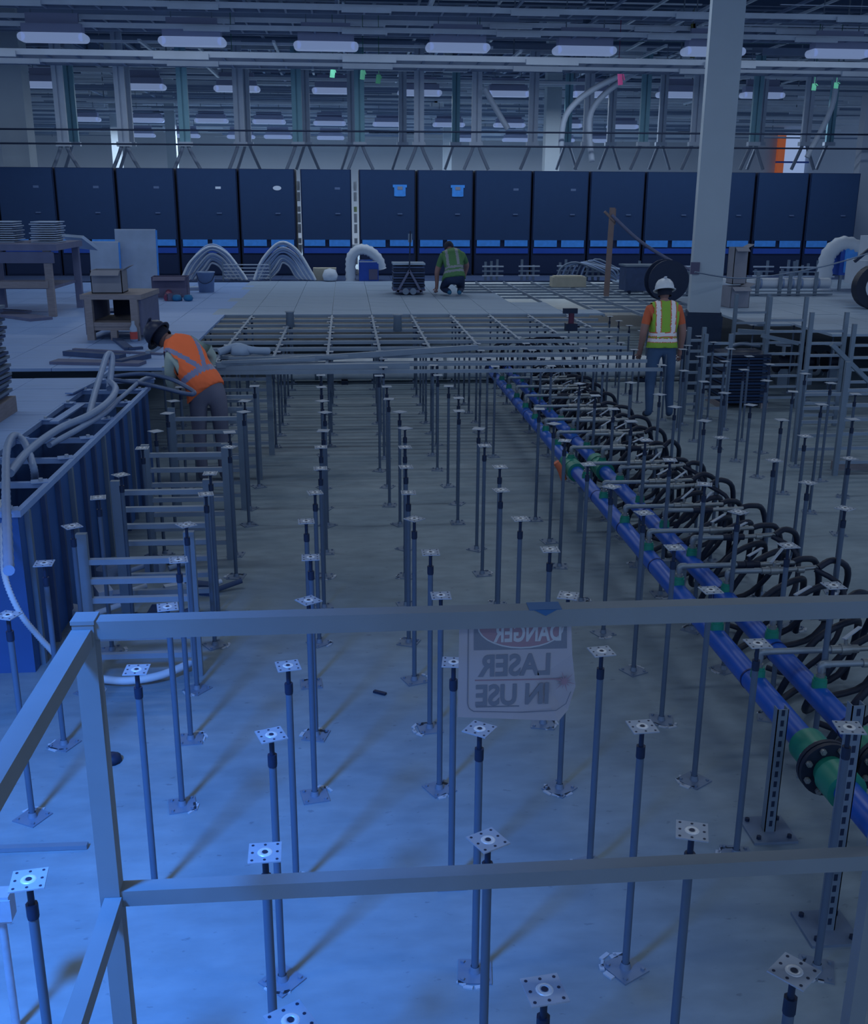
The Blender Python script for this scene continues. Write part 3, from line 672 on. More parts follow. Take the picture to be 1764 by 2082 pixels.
for k, (px, Y) in enumerate(sorted(hp)):
    a = QY(px, 120, Y); zb = QY(px, 292, Y).z; sl = QY(px + 5 if px < 300 else px, 292, Y).x
    t = thing('ceiling_hanger', f'vertical strut hanger above the cabinets, {ORD[k] if k < 20 else ORD[k - 20] + " of those right of the column"} from the left', 'hanger', (a.x, Y, 0), 0, 'strut hangers below the ceiling')
    if k >= 20: t['label'] = f'vertical strut hanger, {ORD[len(hp) - 1 - k]} from the right edge above the cabinets'
    if k == len(hp) - 1: t['label'] = 'vertical strut hanger nearest the right edge above the cabinets'
    m = M_hang2 if k % 3 == 1 else M_hang
    w_ = .12 if Y < 30 else .11
    MB().bb(-w_, -.02, 0, .1, zb, 6.3).bb(.02, w_, 0, .1, zb, 6.3).bb(-.02, .02, .04, .06, zb, 6.3).build('upright', m, t)
    MB().bb(-.16, .16, -.03, .13, zb - .06, zb + .04).build('foot_bracket', M_hang, t)
    zc = QY(px, 345, Y).z
    MB().tube([(-.05, .05, zb), (-.12, .05, zb - .2), (-.3, .05, zc)], .045, 6, 3).build('kicker', M_kick, t)
    if k % 2 == 0: MB().tube([(.05, .05, zb), (.12, .05, zb - .2), (.32, .05, zc)], .045, 6, 3).build('kicker', M_kick, t)
# strut grid and trays
cg = thing('ceiling_strut_grid', 'dense steel strut grid hung under the dark ceiling deck', 'ceiling grid')
cr_ = random.Random(11)
M_lt1 = mat('strut_bright', (206, 218, 236), 0.5, 0.2, 0.1, 2); M_lt2 = mat('strut_mid', (128, 146, 176), 0.6, 0.1, 0.1, 2); M_teal = mat('teal_pipe', (52, 96, 118), 0.5, 0, 0.1)
n_ = 0
for z, y0, y1, st in ((6.35, 15.5, 64, 1.22), (5.9, 24.5, 62, 2.44), (7.2, 17, 60, 2.44)):
    y = y0
    while y < y1:
        segs = 3
        for s in range(segs):
            x0 = -22 + s * 15 + cr_.uniform(-2, 2); x1 = x0 + cr_.uniform(9, 15)
            h = cr_.choice((.04, .06, .1))
            MB().bb(x0, x1, y, y + .06, z + cr_.uniform(-.05, .05), z + h).build('cross_strut', cr_.choice((M_lt1, M_lt2, M_lt2)), cg); n_ += 1
        y += st
for i in range(-12, 14):
    for z, y0, y1 in ((6.45, 15, 44), (7.0, 15, 30)):
        x = i * 1.83 + cr_.uniform(-.1, .1)
        a = y0 + cr_.uniform(0, 5)
        MB().bb(x - .03, x + .03, a, a + cr_.uniform(6, y1 - y0), z, z + .05).build('long_strut', cr_.choice((M_lt1, M_lt2, M_lt2)), cg); n_ += 1
cg2 = thing('ceiling_strut_grid', 'lower far strut grid of close bars above the cabinets', 'ceiling grid')
y = 32.6
while y < 63:
    for s in range(4):
        x0 = -24 + s * 13 + cr_.uniform(-3, 3)
        z = 5.85 + cr_.choice((0, .3, .7, 1.1)) + (y - 33) * .01
        MB().bb(x0, x0 + cr_.uniform(5, 14), y, y + .05, z, z + cr_.choice((.05, .08, .12))).build('cross_strut', cr_.choice((M_lt1, M_lt1, M_lt2)), cg2)
    y += .6
for i in range(40):
    x = cr_.uniform(-18, 22); y = cr_.uniform(22, 34); z = cr_.uniform(5.6, 6.9)
    MB().bb(x - .03, x + .03, y, y + cr_.uniform(1, 4), z, z + .05).build('long_strut', M_lt1, cg2)
for x in range(-20, 24, 4):
    for y in (26, 38, 50, 62): MB().bar((x, y, 5.9), (x, y, 9.2), .03).build('drop_rod', M_strut, cg2)
print('grid pieces', n_, len(cg2.children))
# ladder-like cable trays across (bright edges) and pipes
for k, (py, z, Y) in enumerate(((68, 5.9, None), (24, 6.0, None), (138, 5.0, None), (124, 4.95, None), (52, 6.2, None))):
    p = Q(880, py, z); t = thing('cable_tray', f'long cable tray running across under the ceiling, {ORD[k]} of five', 'cable tray', (0, p.y, z), 0)
    t['label'] = ['long pale tray crossing just under the top edge of the lamps', 'high cable tray crossing nearest the top of the picture', 'pale tray crossing below the nearest lamp row', 'thin tray crossing right behind the nearest lamps', 'dark teal-edged tray crossing above the nearest lamps'][k]
    MB().bb(-14, 15, 0, .04, 0, .09).build('side_rail', M_lt1, t); MB().bb(-14, 15, .45, .49, 0, .09).build('side_rail', M_lt2, t)
    r_ = MB()
    for i in range(60): r_.bb(-14 + i * .48, -13.96 + i * .48, .04, .45, .0, .03)
    tag(r_.build('rungs', M_lt2, t), kind='stuff')
    for i in range(-4, 5): MB().bb(i * 3.1, i * 3.1 + .9, -.06, -.01, -.04, .05).build('bright_strap', M_lt1, t)
for k, (py, z) in enumerate(((66, 6.3), (72, 6.5))):
    p = Q(880, py, z)
    tag(MB().cyl((-14, p.y, z), (15, p.y, z), .06, n=10).build('ceiling_pipe', M_teal), f'dark teal pipe crossing under the ceiling, {"lower" if k == 0 else "upper"} one', 'pipe')
# joists under the deck, running away from the camera
js = thing('roof_joists', 'corrugated dark roof ribs and joists high above the hall', 'roof framing')
for i in range(-26, 28):
    MB().bb(i * 1.0, i * 1.0 + .12, 14, 64, 8.75, 9.2).build('rib', M_lt2 if i % 4 == 0 else mat('rib_dark', (66, 86, 120), .7), js)
for j in range(6):
    MB().bb(-28, 30, 17 + j * 8, 17.3 + j * 8, 8.2, 8.75).build('girder', mat('rib_dark', (66, 86, 120), .7), js)
# wires and cable droops
for k, (pts, lab) in enumerate(([[(1140, 300), (1150, 235), (1200, 185), (1290, 140)], 'bent grey conduit sweeping up above the cabinets, left of the column'], [[(1203, 330), (1198, 240), (1230, 190), (1285, 150)], 'grey conduit bending up to the lamps beside the column'], [[(1700, 150), (1690, 220), (1640, 320)], 'slanted bar at the upper right in front of the bright opening'], [[(985, 180), (1010, 225), (1032, 262)], 'short slanted bar hanging in the middle above the cabinets'])):
    tag(MB().tube([QY(*p, 25.5 + k * .4) for p in pts], .07, 8, 5).build('bent_conduit', M_hang), lab, 'conduit')
for k, (y0, Y) in enumerate(((262, 25.2), (291, 25.4))):
    tag(MB().cyl(QY(-40, y0, Y), QY(1800, y0 + 12, Y), .022, n=6).build('stay_cable', M_dark), f'thin dark cable strung above the cabinets, {"upper" if k == 0 else "lower"} one', 'cable')
for k, (px, py, m, h) in enumerate(((677, 138, 0, 20), (738, 140, 0, 22), (770, 152, 0, 18), (472, 125, 0, 10), (1655, 170, 0, 14), (1258, 118, 1, 55), (1409, 48, 2, 70), (975, 62, 0, 9), (1700, 168, 0, 12))):
    a = QY(px, py, 23.5); b = QY(px + (3 if m == 1 else -2), py + h, 23.5)
    tp = a + Vector((0, 0, 6.38 - a.z)) if a.z < 6.3 else a + Vector((0, 0, .3))
    mm = (mat('green_ribbon', (44, 104, 84), .7), mat('pink_ribbon', (130, 50, 96), .7), mat('yellow_ribbon', (110, 112, 72), .7))[m]
    tag(MB().bar(a, tp, .012, .012).bar(a, b, .1, .02).bar(a + Vector((.02, 0, 0)), b + Vector((.08, 0, .1)), .05, .02).build('marker_ribbon', mm), ['green marker ribbon left of the middle, hanging by the second hanger pair', 'green marker ribbon hanging in the middle, upper left of two', 'green marker ribbon in the middle, lowest of them', 'small green ribbon at the left behind the lamps', 'green ribbon right of the column on a hanger', 'long pink ribbon hanging left of the column', 'long yellow ribbon hanging beside the column top', 'tiny green ribbon high in the middle', 'green ribbon at the far right by the last lamp'][k], 'ribbon')
# bright opening in the far wall
wd = tag(put('window_1', None), 'bright tall opening with an orange strip in the far wall', kind='structure')
a, b = QY(1589, 345, 65.8), QY(1641, 266, 65.8)
MB().bb(a.x, b.x, 65.7, 65.9, 1.5, b.z).build('pane', mat('daylight_pane', (126, 146, 182), .5, 0, 0, emit=1.0), wd)
MB().bb(a.x - .42, a.x, 65.6, 65.9, 1.5, b.z - .2).build('orange_strip', mat('orange_edge', (214, 112, 70), .5, 0, 0, emit=.25), wd)
for z in (3.0, b.z - 1.9): MB().bb(a.x - .5, b.x + .2, 65.55, 65.7, z, z + .1).build('blue_bar', mat('blue_bar_paint', (50, 90, 180), .5), wd)

# ------------------------------------------------------------------ items on the left floor
def at_floor(px, py): return Q(px, py, H)
# workbench
a = at_floor(-60, 645); b = at_floor(112, 645)
wb = thing('workbench', 'heavy timber workbench at the left edge in front of the cabinets', 'workbench', (a.x, a.y, H))
W = b.x - a.x
MB().bb(-.1, W + .12, -.06, 1.5, .96, 1.05).build('bench_top', M_wood2, wb)
MB().bb(-.1, W + .05, -.02, .04, .78, .94).build('front_rail', M_wood2, wb)
MB().bb(-.1, W - .06, -.02, .05, .42, .52).build('shelf_rail', M_wood, wb)
MB().bb(-.1, W, .1, 1.35, .40, .44).build('shelf', M_wood2, wb)
for x, y in ((0, 0), (W - .1, 0), (0, 1.35), (W - .02, 1.35)): MB().bb(x, x + .1, y, y + .1, 0, .96).build('leg', M_wood if y == 0 else M_wood2, wb)
tag(MB().box(at_floor(150, 625) + Vector((.05, .6, 1.0)), (.05, .9, .32), M=Matrix.Rotation(.6, 3, 'Z') @ Matrix.Rotation(-.9, 3, 'Y')).build('loose_board', M_board), 'pale loose board leaning off the end of the workbench', 'board')
stt = thing('board_stack', 'two stacks of thin pale strips on the workbench', 'stack', (a.x + W * .35, a.y + .7, H + 1.05))
for k in range(10):
    for c in (0, .62): MB().box((c + rnd.uniform(-.02, .02), 0, .012 + k * .032), (.38, .5, .013), rnd.uniform(-.03, .03)).build('strip', M_board, stt)
# leaning white panels
def panel(p0, p1, ztop, lab, tilt=.15, m=M_board, edge=M_film):
    A, B = at_floor(*p0), at_floor(*p1); t = thing('leaning_panel', lab, 'panel', (A.x, A.y, H), math.atan2(B.y - A.y, B.x - A.x))
    L = (B - A).length; T = Matrix.Rotation(tilt, 3, 'X')
    MB().box(T @ Vector((L / 2, 0, ztop / 2)), (L, .03, ztop), M=T).build('board', m, t)
    MB().box(T @ Vector((L / 2, .0, ztop + .008)), (L, .035, .018), M=T).build('top_edge', M_white, t)
    MB().box(T @ Vector((L + .01, .01, ztop / 2)), (.03, .04, ztop), M=T).build('wrapped_edge', edge, t)
panel((240, 590), (322, 590), 1.12, 'large pale panel with a blue wrapped edge standing behind the crate', -.1)
panel((188, 592), (246, 592), .90, 'smaller pale panel left of the large one', -.1)
# open crate
a = at_floor(178, 692); b = at_floor(285, 692); W = b.x - a.x; D = .95
cr = thing('timber_crate', 'open-fronted timber crate standing on the left raised floor', 'crate', (a.x, a.y, H), R(-4))
MB().bb(-.05, W + .05, 0, D, .5, .56).build('top_panel', M_wood, cr)
for x in (0, W - .09): MB().bb(x, x + .09, 0, .07, 0, .5).build('leg', M_wood, cr)
MB().bb(W - .03, W + .03, .07, D, .06, .5).build('side_panel', M_wood2, cr)
MB().bb(-.03, .03, .07, D, .06, .5).build('side_panel', M_wood2, cr)
MB().bb(0, W, 0.01, D, .17, .22).build('shelf', M_wood, cr)
MB().bb(.09, W - .09, .02, .06, .12, .2).build('shelf_rail', M_wood, cr)
MB().bb(.09, W * .55, D - .04, D, .2, .5).build('back_panel', M_plinth, cr)
MB().bb(W * .45, W * .45 + .08, 0, .07, 0, .12).build('foot', M_wood, cr)
tag(MB().box(at_floor(228, 672) + Vector((0, .3, .235)), (.42, .4, .03), .5).build('folded_sheet', M_debris), 'dark folded sheet on the shelf inside the crate', 'sheet')
def carton(p, w_, d, h, lab, m, z=0, rz=0, flaps=True):
    q = at_floor(*p); t = thing('cardboard_box', lab, 'box', (q.x, q.y + d / 2, H + z), rz)
    MB().bb(-w_ / 2, w_ / 2, -d / 2, -d / 2 + .01, 0, h).bb(-w_ / 2, w_ / 2, d / 2 - .01, d / 2, 0, h).bb(-w_ / 2, -w_ / 2 + .01, -d / 2, d / 2, 0, h).bb(w_ / 2 - .01, w_ / 2, -d / 2, d / 2, 0, h).bb(-w_ / 2, w_ / 2, -d / 2, d / 2, 0, .01).build('carton', m, t)
    if flaps:
        MB().box((0, -d / 2 - .05, h - .03), (w_ * .9, .12, .008), M=Matrix.Rotation(.5, 3, 'X')).build('flap', m, t)
        MB().box((w_ / 2 + .04, 0, h + .02), (.12, d * .9, .008), M=Matrix.Rotation(-.5, 3, 'Y')).build('flap', m, t)
    return t
carton((226, 688), .38, .34, .28, 'open cardboard box on top of the timber crate', M_card, .56)
carton((345, 605), .62, .4, .36, 'low brown cardboard box behind the crate', M_cardb, 0, .05)
carton((352, 612), .25, .2, .12, 'small carton lying in front of the low brown box', M_cardb, 0, .3, False)
# bucket
q = at_floor(420, 594); bk = thing('paint_bucket', 'pale round bucket on the tile deck beside the cable coils', 'bucket', (q.x, q.y, H))
MB().lathe([(.0, 0), (.14, 0), (.165, .36), (.175, .36), (.175, .38), (.155, .38), (.13, .02)], 18).build('pail', M_hose, bk)
MB().tube([(-.17, 0, .34), (-.12, -.12, .22), (0, -.17, .17), (.12, -.12, .22), (.17, 0, .34)], .006, 6, 4).build('wire_handle', M_dark, bk)
tag(MB().box((0, 0, .42), (.36, .3, .06), .2).build('rag_bundle', M_board, None, (q.x - .28, q.y + .5, H - .39)), 'pale bundle lying behind the bucket', 'bundle')
# bottle with red label
q = at_floor(273, 694); bt = thing('spray_bottle', 'clear bottle with a red label standing at the crate corner', 'bottle', (q.x, q.y, H))
MB().lathe([(0, 0), (.045, 0), (.045, .16), (.02, .21), (.02, .25), (0, .25)], 14).build('bottle_body', M_board, bt)
MB().lathe([(.047, .03), (.047, .12)], 14).build('red_label', mat('red_label', (176, 78, 78), .6), bt)
# gloves & loose things
for k, (px, py) in enumerate(((360, 612), (383, 612))):
    q = at_floor(px, py); tag(MB().lathe([(0, 0), (.07, .01), (.085, .05), (.06, .1), (0, .11)], 10).build('glove_ball', mat('teal_cloth', (40, 110, 160), .8), None, q), f'teal cloth lump on the floor by the low box, {"left" if k == 0 else "right"} one', 'cloth')
tag(MB().tube([at_floor(335, 592) + Vector((0, 0, .04)), at_floor(345, 600) + Vector((0, 0, .1)), at_floor(340, 612) + Vector((0, 0, .05))], .06, 8, 4).build('red_bag', mat('dark_red_cloth', (120, 66, 96), .8)), 'dark red bag crumpled against the low brown box', 'bag')
fl = [((110, 738), (290, 742), .22, .03), ((135, 722), (250, 730), .12, .05), ((150, 712), (330, 722), .06, .02), ((235, 690), (262, 712), .1, .03), ((0, 640), (85, 652), .35, .04), ((240, 742), (300, 728), .1, .05), ((0, 632), (60, 636), .1, .03), ((262, 712), (290, 710), .05, .03)]
for k, (p, q, w_, h) in enumerate(fl):
    A, B = at_floor(*p), at_floor(*q)
    tag(MB().bar(A + Vector((0, 0, h / 2 + .002)), B + Vector((0, 0, h / 2 + .002)), w_, h).build('loose_plank', M_debris if k % 2 else M_wood2), ['wide plank on the left floor nearest the trench end', 'dark plank lying on the wide plank', 'thin long strip behind the planks', 'curved dark offcut in front of the crate', 'flat pallet board at the left edge behind the tiles', 'dark offcut beside the bending worker', 'thin lath at the left edge near the workbench', 'small offcut right of the crate foot'][k], 'plank')
# dark opening shown by removed tiles; stack of tiles at the very left
q = at_floor(-62, 862); ts = thing('tile_stack', 'tall stack of floor tiles on a timber base at the left edge', 'tile stack', (q.x, q.y, H))
MB().bb(-.32, .22, -.1, .5, 0, .13).build('timber_base', M_wood, ts)
for k in range(22): MB().box((-.06 + rnd.uniform(-.025, .025), .2, .15 + k * .034), (.5, .6, .022), rnd.uniform(-.05, .05)).build('tile', M_steel if k % 2 else M_debris, ts)

# ------------------------------------------------------------------ cable coils behind the deck
def coils(pxa, pxb, lab, n, ybase=572):
    A = Q(pxa, ybase, H); B = Q(pxb, ybase, H); W = B.x - A.x
    t = thing('cable_bundle', lab, 'cable bundle', (A.x, A.y + .1, H)); q = random.Random(int(pxa))
    for k in range(n):
        f = k / n; h = (.78 - .42 * f) * q.uniform(.9, 1.05); x0 = W * .3 * f * q.uniform(.8, 1); x1 = W * (1 - .32 * f); y = .25 * f
        MB().tube([(x0 - .05, y, .02), (x0 + W * .12, y + .1, h * .55), (x0 + (x1 - x0) * .45, y + .15, h * .98), (x0 + (x1 - x0) * .75, y + .1, h * .8), (x1, y, .25 * h), (x1 + .1, y - .05, .02)], .026, 7, 5).build('cable', M_hose if k % 3 else M_white, t)
coils(372, 492, 'bundle of pale cables arching behind the deck, left one', 13)
coils(520, 632, 'bundle of pale cables arching behind the deck, right one beside the gap', 13)
sc = thing('cable_rack', 'low wire rack holding cables between the two bundles', 'rack', Q(440, 574, H))
for k in range(5): MB().bar((.1, .4, .06 + k * .07), (1.1, .4, .06 + k * .07), .02).build('rung', M_white, sc)
for k in range(2): MB().bar((.1 + k * 1.0, .4, 0), (.1 + k * 1.0, .4, .4), .03).build('post', M_strut, sc)

# ------------------------------------------------------------------ air machines with ducts
def ducted(px, py, s, lab, blue, boxpx, boxw, legs=False):
    A = Q(px, py, H); t = thing('air_scrubber', lab, 'machine', (A.x, A.y, H))
    MB().tube([(0, 0, .0), (0, 0, .3 * s), (.03 * s, 0, .52 * s), (.2 * s, 0, .66 * s), (.42 * s, 0, .62 * s), (.6 * s, 0, .45 * s), (.66 * s, .02, .25 * s)], .12 * s, 14, 5, .86).build('flex_duct', M_white, t)
    z0 = .3 if legs else 0
    MB().bb(.18 * s, .18 * s + boxw, -.1, .45, z0, z0 + .42 * s).build('machine_box', M_film2 if not blue else M_blue if 0 else M_film2, t)
    MB().bb(.24 * s, .18 * s + boxw * .6, -.12, -.1, z0 + .05, z0 + .38 * s).build('blue_panel', M_film, t) if blue else MB().bb(.18 * s + boxw * .5, .18 * s + boxw * .95, -.12, -.1, z0 + .03, z0 + .25 * s).build('intake_grille', M_cardb, t)
    MB().bb(.18 * s, .18 * s + boxw, -.11, -.1, z0 + .40 * s, z0 + .42 * s).build('lid_edge', M_white, t)
    if legs:
        for x in (.2 * s, .18 * s + boxw - .05): MB().bb(x, x + .05, -.1, -.05, 0, z0).build('leg', M_strut, t)
    return t
ducted(713, 571, 1.0, 'blue machine with a white ribbed duct arching over it, behind the deck', False, 0, .42)
ducted(1672, 590, 1.35, 'blue and white machine with a large white ribbed duct at the right', True, 0, .55, True)
q = Q(660, 571, H); t = thing('pale_carton', 'pale carton with a white round jug left of the ducted machine', 'box', (q.x, q.y, H))
MB().bb(-.25, .25, .1, .4, 0, .26).build('carton', mat('cream_card', (176, 176, 166), .8), t); MB().lathe([(0, 0), (.14, .02), (.17, .12), (.12, .24), (0, .27)], 14, (.12, -.1, 0)).build('jug', M_white, t)
# wheel at right edge
q = Q(1772, 628, H); t = thing('machine_wheel', 'large black tyred wheel cut by the right picture edge', 'wheel', (q.x, q.y, H))
MB().cyl((0, -.09, .36), (0, .09, .36), .36, n=28).build('tyre', M_black, t); MB().cyl((0, -.1, .36), (0, .1, .36), .2, n=20).build('rim', M_white, t)
t = thing('lift_machine', 'pale machine body with a red emblem at the right picture edge', 'machine', (q.x + .1, q.y + .3, H))
MB().bb(-.1, 1.5, 0, .8, .35, .75).bb(.05, 1.5, .02, .7, .75, 1.15).build('machine_body', M_white, t); MB().bb(.02, .4, -.01, .02, .8, 1.1).build('red_emblem', mat('faded_red', (170, 110, 130), .6), t)
MB().bar((-.35, 0, .75), (.3, 0, 1.3), .05).build('boom_arm', M_dark, t)

# ------------------------------------------------------------------ trolley with panels, props
q = Q(832, 600, H); t = thing('panel_trolley', 'trolley stacked with dark floor panels, left of the kneeling worker', 'trolley', (q.x, q.y, H))
for k in range(9): MB().box((0, .35, .12 + k * .047), (.58, .58, .035), rnd.uniform(-.03, .03)).build('floor_panel', M_dark if k % 2 else M_debris, t)
MB().box((0, .35, .555), (.6, .6, .03)).build('top_panel', M_tile, t)
MB().bb(-.3, .3, .05, .65, .07, .1).build('platform', M_cardb, t)
MB().bar((-.22, 0, .06), (0, 0, .45), .04).bar((.22, 0, .06), (0, 0, .45), .04).bar((-.25, 0, .07), (.25, 0, .07), .04).build('end_frame', M_wood2, t)
MB().bar((0, 0, .45), (0.02, 0, 1.15), .025).build('handle_pole', M_dark, t); MB().bb(-.02, .05, -.01, .03, .95, 1.1).build('pole_grip', M_steel, t)
for x in (-.07, .07): MB().cyl((x, -.03, .07), (x, .05, .07), .06, n=12).build('wheel', M_steel, t)
for k, (px, py) in enumerate(((590, 665), (808, 672))):
    q = Q(px, py, H - .03); tag(MB().lathe([(0, 0), (.06, 0), (.055, .2), (.075, .22), (0, .22)], 14).build('small_pail', M_stringer, None, q), f'grey cylinder standing on the stringer grid, {"left" if k == 0 else "right"} one', 'cylinder')
q = Q(1160, 672, H - .03); t = thing('drill_stand', 'dark red tool standing on the grid left of the hard-hat worker', 'tool', q)
MB().box((0, 0, .05), (.16, .12, .1)).build('tool_base', M_dark, t); MB().cyl((0, 0, .1), (0, 0, .24), .04, n=10).build('tool_body', mat('dark_red_tool', (86, 44, 72), .5), t); MB().box((-.02, 0, .27), (.2, .06, .07)).build('tool_head', M_dark, t)
# timber post with brace and rope
q = Q(1232, 602, H); Y = q.y; t = thing('timber_prop', 'brown timber post with a short cross piece, left of the hard-hat worker', 'post', (q.x, Y, H))
top = QY(1238, 422, Y).z - H
MB().bar((0, 0, 0), (.03, 0, top), .085, .085).build('post', mat('brown_timber', (124, 110, 112), .75, 0, .15, 6), t); MB().bar((-.12, -.03, top - .07), (.07, -.03, top - .24), .06, .04).build('cross_piece', mat('brown_timber', (124, 110, 112)), t)
MB().bar((.07, .0, .0 + top - .02), (.07, 0, top - .3), .05, .04).build('cleat', mat('brown_timber', (124, 110, 112)), t)
tag(MB().tube([QY(1243, 437, Y - .06), QY(1300, 490, Y - .1), QY(1370, 534, Y - .1), QY(1412, 552, Y - .1)], .03, 8, 4).build('brace_line', M_wood2), 'slanted brown line from the timber post down to the column', 'brace')
tag(MB().tube([QY(1412, 553, 14.6), QY(1500, 566, 14.9), QY(1600, 556, 15.3), QY(1700, 535, 15.8), QY(1780, 510, 16.2)], .012, 6, 4).build('slack_rope', M_steel), 'slack rope running right from the column', 'rope')
# boxes right of column
carton((1500, 626), .34, .4, .34, 'lower cardboard carton right of the column', M_card, 0, .1)
carton((1498, 622), .24, .3, .6, 'tall narrow carton standing right of the column', M_card, .36, 0)
# upper white pipe on stands
YP = Q(1500, 600, H).y
t = thing('insulated_pipe', 'white insulated pipe on low stands crossing the right floor', 'pipe', (0, YP, H))
xa, xb = QY(1375, 577, YP).x, QY(1684, 577, YP).x; zz = QY(1500, 576, YP).z - H
MB().cyl((xa, 0, zz), (xb, 0, zz), .1, n=16).build('pipe_run', M_white, t)
for px in (1535, 1580, 1600, 1618, 1652, 1395):
    x = QY(px, 577, YP).x
    MB().bb(x - .03, x + .03, -.14, -.1, -0.0, zz + .22).build('stand', M_strut, t)
    MB().cyl((x + .06, 0, zz), (x + .1, 0, zz), .108, n=16).build('pipe_band', M_hose, t)
MB().cyl((xa, -.2, .03), (xb, -.2, .03), .015, n=6).cyl((xa, -.2, .09), (xb, -.2, .09), .012, n=6).build('thin_line', M_strut, t)
# large pale pipe along the slab under the raised floor
YL = Q(1400, 772, 0).y
t = thing('insulated_pipe', 'large pale pipe lying along the slab behind the pedestals', 'pipe', (0, YL, 0))
xa, xb = QY(560, 750, YL).x, QY(1700, 750, YL).x
MB().cyl((xa, 0, .22), (xb, 0, .22), .17, n=20).build('pipe_run', mat('pale_lagging', (206, 218, 232), .6), t)
for px in (640, 760, 900, 1050, 1160, 1250, 1390, 1505, 1580, 1660):
    x = QY(px, 750, YL).x; MB().cyl((x, 0, .22), (x + .05, 0, .22), .178, n=20).build('joint_band', M_strut, t)
for px in (700, 1000, 1300, 1540):
    x = QY(px, 750, YL).x; MB().bb(x - .05, x + .05, -.2, .2, 0, .05).build('saddle', M_dark, t)
# valves on the right end
for k, px in enumerate((1590, 1640, 1690)):
    x = QY(px, 740, YL - .5); t = thing('pipe_valve', f'black flanged valve on the slab between the right ladders, {ORD[k]} from left', 'valve', (x.x, YL - .5, 0))
    MB().cyl((-.12, 0, .35), (-.08, 0, .35), .16, n=16).cyl((.08, 0, .35), (.12, 0, .35), .16, n=16).cyl((-.1, 0, .35), (.1, 0, .35), .1, n=12).build('valve_body', M_black, t)
    MB().cyl((0, 0, .4), (0, 0, .62), .03, n=8).cyl((0, 0, .6), (0, 0, .63), .13, n=14).build('hand_wheel', M_black if k % 2 else M_white, t)
    MB().bb(-.08, .08, -.06, .06, 0, .25).build('valve_foot', M_strut, t)
# stack of black panels on timber
q = Q(1495, 822, 0); t = thing('panel_stack', 'tall stack of black ribbed panels on timber, right of the standing worker', 'panel stack', (q.x, q.y, 0))
for x in (-.28, .28): MB().bb(x - .05, x + .05, -.32, .32, 0, .07).build('timber', M_wood, t)
for k in range(16): MB().box((rnd.uniform(-.02, .02), 0, .09 + k * .042), (.64, .6, .03), rnd.uniform(-.03, .03)).build('panel', M_dark if k % 2 else M_cab, t)
tag(MB().tube([(-.25, -.1, 0), (0, .05, .04), (.2, -.05, .03), (.3, .1, .0)], .022, 6, 4).tube([(-.1, .2, 0), (.1, .1, .05), (.25, .2, 0)], .02, 6, 4).build('loose_straps', M_steel, None, (q.x, q.y, .79)), 'tangle of straps on top of the black panel stack', 'straps')
# grey cart of equipment behind worker
q = Q(1300, 600, H); t = thing('equipment_cart', 'grey box cart behind the head of the hard-hat worker', 'cart', (q.x + .1, q.y + .3, H))
MB().bb(-.3, .35, 0, .5, .05, .5).build('cart_body', M_debris, t); MB().bb(-.32, .37, -.02, .52, .5, .53).build('lid', M_strut, t)
for x in (-.22, .26): MB().cyl((x, -.02, .03), (x, .05, .03), .03, n=10).build('caster', M_dark, t)
q = Q(1363, 618, H); t = thing('cable_reel', 'dark cable reel right behind the hard-hat worker', 'reel', (q.x + .05, q.y + .5, H))
MB().cyl((0, -.15, .36), (0, -.12, .36), .36, n=22).cyl((0, .12, .36), (0, .15, .36), .36, n=22).build('flange', M_dark, t); MB().cyl((0, -.12, .36), (0, .12, .36), .2, n=18).build('wound_cable', M_steel, t)
# small pedestal and strut clutter along the cabinets' foot
cl = random.Random(5)
labs = ['first from the kneeling worker', 'second from the kneeling worker', 'third from the kneeling worker', 'just left of the timber post', 'right behind the timber post', 'left of the column foot', 'just right of the column', 'third from the right machine', 'second from the right machine', 'next to the right machine']
for k, px in enumerate((985, 1060, 1140, 1190, 1265, 1395, 1535, 1580, 1610, 1650)):
    q = Q(px, 570, H); t = thing('strut_rack', f'low rack of strut offcuts at the cabinet feet, {labs[k]}', 'rack', (q.x, q.y + cl.uniform(-.3, .3), H))
    for s in range(3):
        x = s * .13; MB().bb(x, x + .05, 0, .04, 0, cl.uniform(.2, .46)).build('upright', M_strut, t)
    for s in range(3): MB().bb(-.05, .42, -.03, 0, .08 + s * .1, .11 + s * .1).build('rung', M_stringer if s % 2 else M_white, t)
t = thing('cable_heap', 'heap of pale cables and bars left of the timber post', 'cable bundle', Q(1190, 575, H))
for k in range(7):
    MB().tube([(-.6 + .1 * k, .2, .02), (-.5 + .12 * k, .2, .3 + .03 * k), (-.2 + .15 * k, .15, .42 - .02 * k), (.3 + .1 * k, .1, .25), (.7, .1, .05 + .02 * k)], .022, 6, 4).build('cable', M_hose if k % 2 else M_steel, t)
q = Q(1140, 585, H); tag(MB().bb(-.35, .35, -.15, .15, 0, .2).bb(-.3, .3, -.12, .12, .2, .22).build('flat_carton', mat('cream_card', (176, 176, 166)), None, q + Vector((.2, .3, 0))), 'flat cream carton among the struts left of the timber post', 'box')
q = Q(490, 722, H); tag(MB().tube([(-.25, 0, .03), (-.05, .06, .09), (.12, -.03, .06), (.3, .1, .03)], .045, 8, 4).lathe([(0, 0), (.12, .01), (.1, .1), (0, .13)], 10).build('white_rag', M_board, None, q), 'pale rag crumpled on the grid beside the orange vest worker', 'rag')
